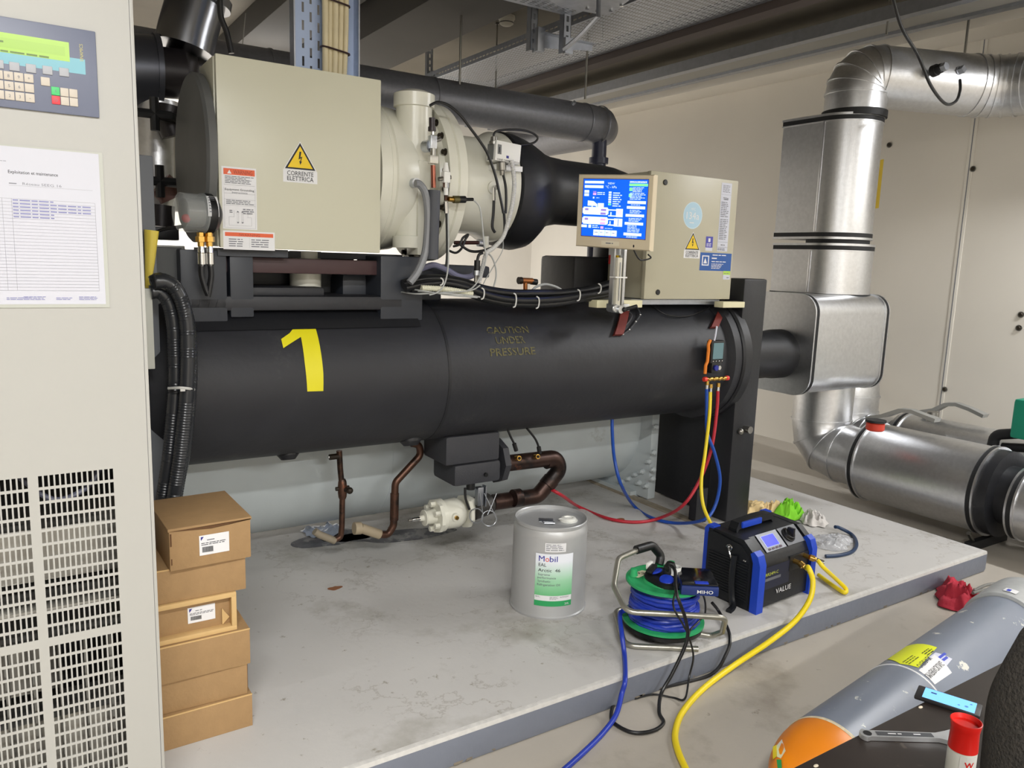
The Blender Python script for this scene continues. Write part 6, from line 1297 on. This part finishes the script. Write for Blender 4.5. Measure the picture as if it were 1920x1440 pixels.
p = W(1560, 1018, z=PZ); cloth('plastic_bag', 'clear crumpled plastic bag on the plinth right of the recovery machine', 'plastic bag', p, .12, .05, pl, 22, rot=-.4, el=.8, fold=.7)
p = W(1797, 1128, z=0.002); cloth('rag', 'crumpled red cloth rag on the floor at the far end of the gas cylinder', 'rag', p, .15, .11, M('red_cloth', (176, 44, 62), .9, bump=(80, .2)), 31, rot=.4, el=.7)
for k, pts in enumerate(([(1826, 1108), (1850, 1097), (1880, 1095), (1930, 1104)], [(1824, 1112), (1848, 1106), (1885, 1107), (1930, 1114)])):
    tag(B().tube([W(x, y, z=.08) for x, y in pts], .007, M('grey_cord', (112, 112, 108), .45), seg=10, sm=6).build('grey_cable'), ['upper grey cord over the far end of the gas cylinder', 'lower grey cord over the far end of the gas cylinder'][k], 'cord', 'grey cords at the cylinder end')

# ------------------------------------------------------------------ gas cylinder on the floor
AX = V((1, math.tan(radians(7.5)), 0)).normalized(); RG = .132; base = V((1.615, 1.102, RG)); gq = M('cylinder_grey', (122, 130, 145), .34, noise=(3, .03), stain=[(13, .635, (214, 214, 206), .02), (6, .70, (120, 122, 120), .05)]); gor = M('cylinder_orange', (240, 140, 30), .38, noise=(5, .05))
T = thing('gas_cylinder', 'long grey gas cylinder with an orange dome end lying on the floor beside the table', 'gas cylinder', (2.3, 1.2, 0))
b = B(); LD = .185; dome = [(LD*(1-cos(a)), RG*sin(a)**.8) for a in [pi/2*i/14 for i in range(15)]]; dome[0] = (0, .002)
b.lathe(base, AX, dome, gor, 64); b.build('orange_dome', T)
b = B(); b.lathe(base+AX*LD, AX, [(0, RG), (0, RG+.001), (1.30, RG+.001), (1.36, RG-.004), (1.40, RG-.03), (1.44, RG-.06)], gq, 64); b.build('body', T)
b = B(); b.lathe(base+AX*(LD-.003), AX, [(0, RG+.0005), (.002, RG+.0022), (.008, RG+.0022), (.012, RG+.001)], M('flaked_cream', (222, 210, 180), .6, noise=(60, .2)), 64, cap=False)
b.build('paint_edge', T); b = B(); b.lathe(base+AX*(LD+.465), AX, [(0, RG+.001), (.001, RG+.0025), (.006, RG+.0025), (.007, RG+.001)], sticker, 64, cap=False); b.build('white_ring', T)
uu, vvv, aa_ = frame(AX)
def gmap(s, t, h):   # s along the axis from the dome edge, t arc length from the top towards the viewer
    a = t/RG; side = V((AX.y, -AX.x, 0)); return base+AX*(LD+s)+(V((0, 0, 1))*cos(a)+side*sin(a))*(RG+.001+h)
def gpx(px, py, cz=RG):
    # pixel -> (s, t) on the cylinder
    d = (W(px, py, t=1)-CAM); o = CAM-base; dp = d-AX*d.dot(AX); op = o-AX*o.dot(AX)
    A2, B2_, C2 = dp.dot(dp), 2*dp.dot(op), op.dot(op)-RG*RG; disc = B2_*B2_-4*A2*C2; t = (-B2_-math.sqrt(max(disc, 0)))/(2*A2); p = CAM+d*t-base
    s_ = p.dot(AX); r = p-AX*s_; side = V((AX.y, -AX.x, 0)); return s_-LD, math.atan2(r.dot(side), r.z)*RG
fy = M('fluor_yellow', (232, 240, 30), .5)
q = [gpx(*p) for p in ((1664, 1238), (1700, 1213), (1757, 1215), (1722, 1253), (1688, 1246))]
b = B(); b.sheet([('p', q, fy)], gmap, h0=.0014, cut=.02)
s0, t0_ = gpx(1690, 1232)
sA, tA = gpx(1690, 1243); sB, tB = gpx(1742, 1222)
its = [('b', min(sA, sB), min(tA, tB), sA+(sB-sA)*.55, max(tA, tB), 3, M('olive_print', (110, 116, 20), .5)), ('b', sB-.035, tB-.012, sB+.03, tB+.012, 3, ink)]
b.sheet(its, gmap, h0=.0018, dh=.0001, cut=.02); b.build('yellow_label', T)
q = [gpx(*p) for p in ((1722, 1258), (1752, 1228), (1784, 1262), (1752, 1284))]
b = B(); b.sheet([('p', q, sticker)], gmap, h0=.0010, cut=.02)
(sa, ta), (sb2, tb) = gpx(1732, 1266), gpx(1760, 1240)
dirv = V((sb2-sa, tb-ta, 0)); Ld = dirv.length; dirv.normalize(); nrm = V((dirv.y, -dirv.x, 0))
def gm2(x, y, h): return gmap(sa+dirv.x*x+nrm.x*-y, ta+dirv.y*x+nrm.y*-y, h)
b.sheet([('t', 'UMVERPACKUNG', 0, .0, .028, ink, 'L', Ld), ('t', 'OVERPACK', Ld*.2, -.034, .026, ink, 'L', Ld*.75)], gm2, h0=.0016, dh=.0001, cut=.02); b.build('overpack_label', T)
q = [gpx(*p) for p in ((1740, 1234), (1754, 1224), (1785, 1236), (1772, 1252))]
b = B(); b.sheet([('p', q, M('grey_violet_label', (206, 208, 226), .5))], gmap, h0=.0007, cut=.02)
sa3, ta3 = gpx(1758, 1233); b.sheet([('r', sa3, ta3, sa3+.05, ta3+.008, M('cobalt', (34, 60, 190), .5)), ('r', sa3+.0, ta3+.012, sa3+.035, ta3+.02, M('cobalt'))], gmap, h0=.0012); b.build('blue_label', T)
q = [gpx(*p) for p in ((1455, 1420), (1463, 1392), (1470, 1400), (1472, 1415), (1462, 1428))]
b = B(); p = W(1465, 1408, z=.12)
dm3 = lambda x, y, h: None
def dmap(px, py, h):
    d = (W(px, py, t=1)-CAM).normalized()
    lo, hi = 1.0, 3.2
    for i in range(500):
        t = lo+(hi-lo)*i/500; P_ = CAM+d*t; s_ = (P_-base).dot(AX); rr = (P_-base-AX*s_).length
        if s_ > 0:
            f = max(0, 1-s_/LD); lim = RG*max(0, (1-f*f))**.4 if s_ < LD else RG
            if rr < lim: return P_-d*(.006+h)
    return CAM+d*2.05
b = B(); b.sheet([('p', [(1456, 1398), (1466, 1386), (1473, 1408), (1464, 1422), (1455, 1418)], sticker), ('p', [(1449, 1400), (1456, 1396), (1457, 1418), (1449, 1425)], fy), ('p', [(1456, 1424), (1465, 1424), (1466, 1440), (1458, 1440)], grn)], dmap); b.build('hazard_labels', T)
# collar at the far end
b = B(); e0 = base+AX*(LD+1.33); b.lathe(e0, AX, [(0, RG+.001), (.0, RG+.012), (.25, RG+.012), (.25, RG+.006), (.01, RG+.004)], M('collar_grey', (170, 172, 172), .5, noise=(20, .1)), 56); b.build('valve_collar', T)
p = W(1892, 1127, z=.2); sc_, tc_ = gpx(1880, 1140); b = B(); b.sheet([('r', 1.36, -.02, 1.40, .02, sticker), ('r', 1.365, -.012, 1.39, .0, M('cobalt'))], gmap, h0=.014, cut=.01); b.build('collar_label', T)

# ------------------------------------------------------------------ dark table with things on it
TZ = .48
tw = M('table_brown', (44, 36, 32), .4, noise=(9, .15), stain=[(20, .66, (78, 68, 60), .04)])
T = thing('work_table', 'dark brown low table top in the lower right corner', 'table', (1.55, .45, 0))
e0, e1 = W(1490, 1440, z=TZ), W(1885, 1222, z=TZ)
b = B(); b.box((.95, .02, TZ-.03), (2.17, .868, TZ), tw, bev=.006); b.build('table_top', T)
b = B(); b.box((.951, .862, TZ-.022), (2.168, .8695, TZ-.004), M('edge_band', (70, 60, 54), .5)); b.build('edge_strip', T)
for x in (1.0, 2.08):
    for y in (.07, .78): b = B(); b.box((x, y, 0), (x+.04, y+.04, TZ-.03), blk, bev=.003); b.build('leg', T)
for i, (px, py) in enumerate(((1726, 1326), (1881, 1246), (1530, 1436))):
    p = W(px, py, z=TZ); b = B(); b.ball(p, .005, M('pale_crumb', (214, 202, 180), .7), 8, sc=(1.4, .8, .5)); tag(b.build('crumb'), ['pale crumb on the dark table beside the phone', 'pale crumb near the far corner of the dark table', 'pale crumb at the lower left corner of the dark table'][i], 'crumb', 'crumbs on the dark table')
# phone
a, c = W(1722, 1302, z=TZ+.008), W(1838, 1338, z=TZ+.008); d = (c-a).normalized()
ctr = (W(1718, 1296, z=TZ)+W(1840, 1344, z=TZ))/2+V((-.0, 0, 0)); ang = math.atan2((W(1826, 1343, z=TZ)-W(1718, 1308, z=TZ)).y, (W(1826, 1343, z=TZ)-W(1718, 1308, z=TZ)).x)
T = thing('smartphone', 'smartphone with a pale blue lit screen lying on the dark table', 'phone', (ctr.x, ctr.y, TZ), rz=ang)
PL, PWd = .135, .062
b = B(); b.box((-PL/2, -PWd/2, 0), (PL/2, PWd/2, .0095), M('phone_case', (26, 24, 26), .45), bev=.004); b.build('case', T)
b = B(); b.sheet([('r', -PL/2+.016, -PWd/2+.005, PL/2-.012, PWd/2-.005, M('phone_screen', (110, 176, 240), .3, emit=.7)), ('r', -PL/2+.030, .006, -PL/2+.042, .012, M('phone_navy', (30, 60, 120), .4)), ('c', PL/2-.030, -.006, .004, M('phone_mid', (90, 140, 210), .4)), ('c', PL/2-.045, -.010, .0025, M('phone_mid')), ('c', PL/2-.022, .010, .0025, M('phone_mid'))], lambda x, y, h: V((x, y, .0095+h))); b.build('screen', T)
# adjustable wrench
ww0, ww1 = W(1612, 1378, z=TZ+.006), W(1792, 1384, z=TZ+.006); ang = math.atan2((ww1-ww0).y, (ww1-ww0).x)
T = thing('adjustable_wrench', 'chrome adjustable wrench lying on the dark table', 'wrench', (ww0.x, ww0.y, TZ), rz=ang); WL = (ww1-ww0).length+.03
hc = M('wrench_chrome', (208, 210, 212), .38, .85, noise=(30, .08))
b = B(); out = [(WL-.07, -.010), (.02, -.0115)]+[(.0+.016+.016*cos(a), .016*sin(a)) for a in [-pi/2-pi*i/10 for i in range(1, 10)]]+[(.02, .0115), (WL-.07, .010), (WL-.045, .018), (WL-.02, .028), (WL+.002, .026), (WL-.012, .008), (WL-.018, .004), (WL-.022, -.002), (WL-.03, -.020), (WL-.05, -.02)]
b.prism(out, (0, 0, .001), (1, 0, 0), (0, 1, 0), .010, hc); b.build('handle', T)
b = B(); b.cyl((.016, 0, .0112), (.016, 0, .0116), .009, blk, seg=20); b.build('hanging_hole', T)
b = B(); b.prism([(WL-.032, -.022), (WL-.018, -.004), (WL+.004, -.004), (WL+.006, -.016), (WL-.012, -.034)], (0, 0, .001), (1, 0, 0), (0, 1, 0), .010, hc); b.build('jaw', T)
b = B(); b.cyl((WL-.04, -.010, .006), (WL-.024, -.002, .006), .007, chrome, seg=12); b.build('adjusting_screw', T)
b = B(); b.sheet([('r', .035, -.007, WL-.08, .007, M('wrench_dark', (96, 98, 102), .4, .6)), ('t', 'FLEX', .07, -.004, .009, chrome, 'L', .022), ('t', 'FATMAX', .12, -.004, .009, chrome, 'L', .03)][:1]+[('b', .06, -.004, .09, .004, 1, sticker), ('b', .115, -.004, .135, .004, 1, sticker)], lambda x, y, h: V((x, y, .011+h))); b.build('stamping', T)
# spray can with red cap
cb = W(1800, 1475, z=TZ); 
T = thing('spray_can', 'white spray can with a bright red cap standing on the dark table', 'spray can', (0, 0, TZ))
p_top = W(1817, 1345, y=.60); 
cx_, cy_2 = None, None
# the can stands near the table's right side, its cap reaching up in front of the phone
CC = W(1800, 1440, z=TZ+.03); T.location = (CC.x, CC.y, TZ); BASE[T.name] = Matrix.Translation(T.location)
topz = None
for k in range(200):
    z = TZ+.05+k*.002; d = CR*((1817-960)/FPX); q = V((CC.x, CC.y, z))-CAM; v_ = -(q.dot(CU))/q.dot(CF)*FPX+720
    if v_ < 1352: topz = z; break
topz = topz or TZ+.2
rc = M('red_cap', (226, 34, 26), .35); cw = M('can_white', (222, 222, 214), .35); r_ = .026
b = B(); b.lathe((CC.x, CC.y, TZ), (0, 0, 1), [(0, r_-.003), (.003, r_), (topz-TZ-.062, r_), (topz-TZ-.055, r_-.003)], cw, 40); b.build('can_body', T)
b = B(); b.lathe((CC.x, CC.y, topz-.058), (0, 0, 1), [(0, r_+.0005), (.040, r_-.001), (.041, r_-.0005), (.058, r_+.002), (.0585, r_+.0005), (.05, r_-.003)], rc, 40); b.build('cap', T)
vaC = math.atan2(-CC.y, -CC.x)
b = B(); cm_ = lambda x, y, h: V((CC.x+(r_+h)*cos(vaC+x/r_), CC.y+(r_+h)*sin(vaC+x/r_), topz-.062+y))
b.sheet([('r', -.002, -.05, .034, .0, white), ('r', -.002, -.09, .034, -.028, rc), ('t', 'W', .006, -.022, .016, rc, 'L', .018, .02)], cm_, cut=.006); b.build('print', T)
# black fleece jacket at the right edge
flee = M('black_fleece', (46, 42, 37), .95, noise=(120, .35), bump=(200, .9))
rnd = random.Random(6)
b = B(); rings = []
prof_ = [(1922, 1170), (1908, 1200), (1889, 1245), (1868, 1300), (1850, 1350), (1836, 1400), (1824, 1460), (1812, 1560)]
for i, (px, py) in enumerate(prof_):
    p = W(px, py, y=.50); n = 20; R = []
    rr = .045+.013*i
    cxp = p+V((rr*1.0, -rr*.66, 0))
    for k in range(n):
        a = 2*pi*k/n; f = 1+.06*sin(3*a+i*.7)+.03*sin(7*a+i*1.9); R.append(cxp+V((rr*f*cos(a), rr*f*sin(a), .01*sin(2*a+i))))
    rings.append(R)
rings = [[v for v in R] for R in rings]
b.loft(rings, flee)
o = b.build('fleece_jacket', ang=2); s2 = o.modifiers.new('d', 'SUBSURF'); s2.levels = s2.render_levels = 2
tag(o, 'black fleece jacket sleeve at the lower right edge of the picture', 'jacket')
# ------------------------------------------------------------------ fixtures that carry the lights
fx = M('fixture_white', (220, 220, 216), .4); tubem = M('lit_tube', (255, 252, 244), .4, emit=9)
for i, (x, y, z, L, p, c, rz) in enumerate(LIGHTS):
    T = thing('strip_lamp', ['strip lamp hanging nearest above the viewer', 'strip lamp hanging to the right of the viewer', 'strip lamp hanging near the right wall', 'strip lamp behind the machine near the right wall', 'strip lamp hanging behind the viewer'][i], 'lamp', (x, y, z), 'ceiling strip lamps', rot=(radians(30) if y > 4 else 0, 0, rz))
    b = B(); b.box((-L/2-.03, -.07, 0), (L/2+.03, .07, .05), fx, bev=.005); b.build('housing', T)
    b = B(); b.cyl((-L/2, 0, -.018), (L/2, 0, -.018), .014, tubem, seg=16); b.build('tube', T)
    for s_ in (-1, 1): b = B(); b.tube([(s_*L*.4, 0, .05), (s_*L*.4, 0, CZ-z)], .004, steel, seg=6); b.build('suspension_rod', T)
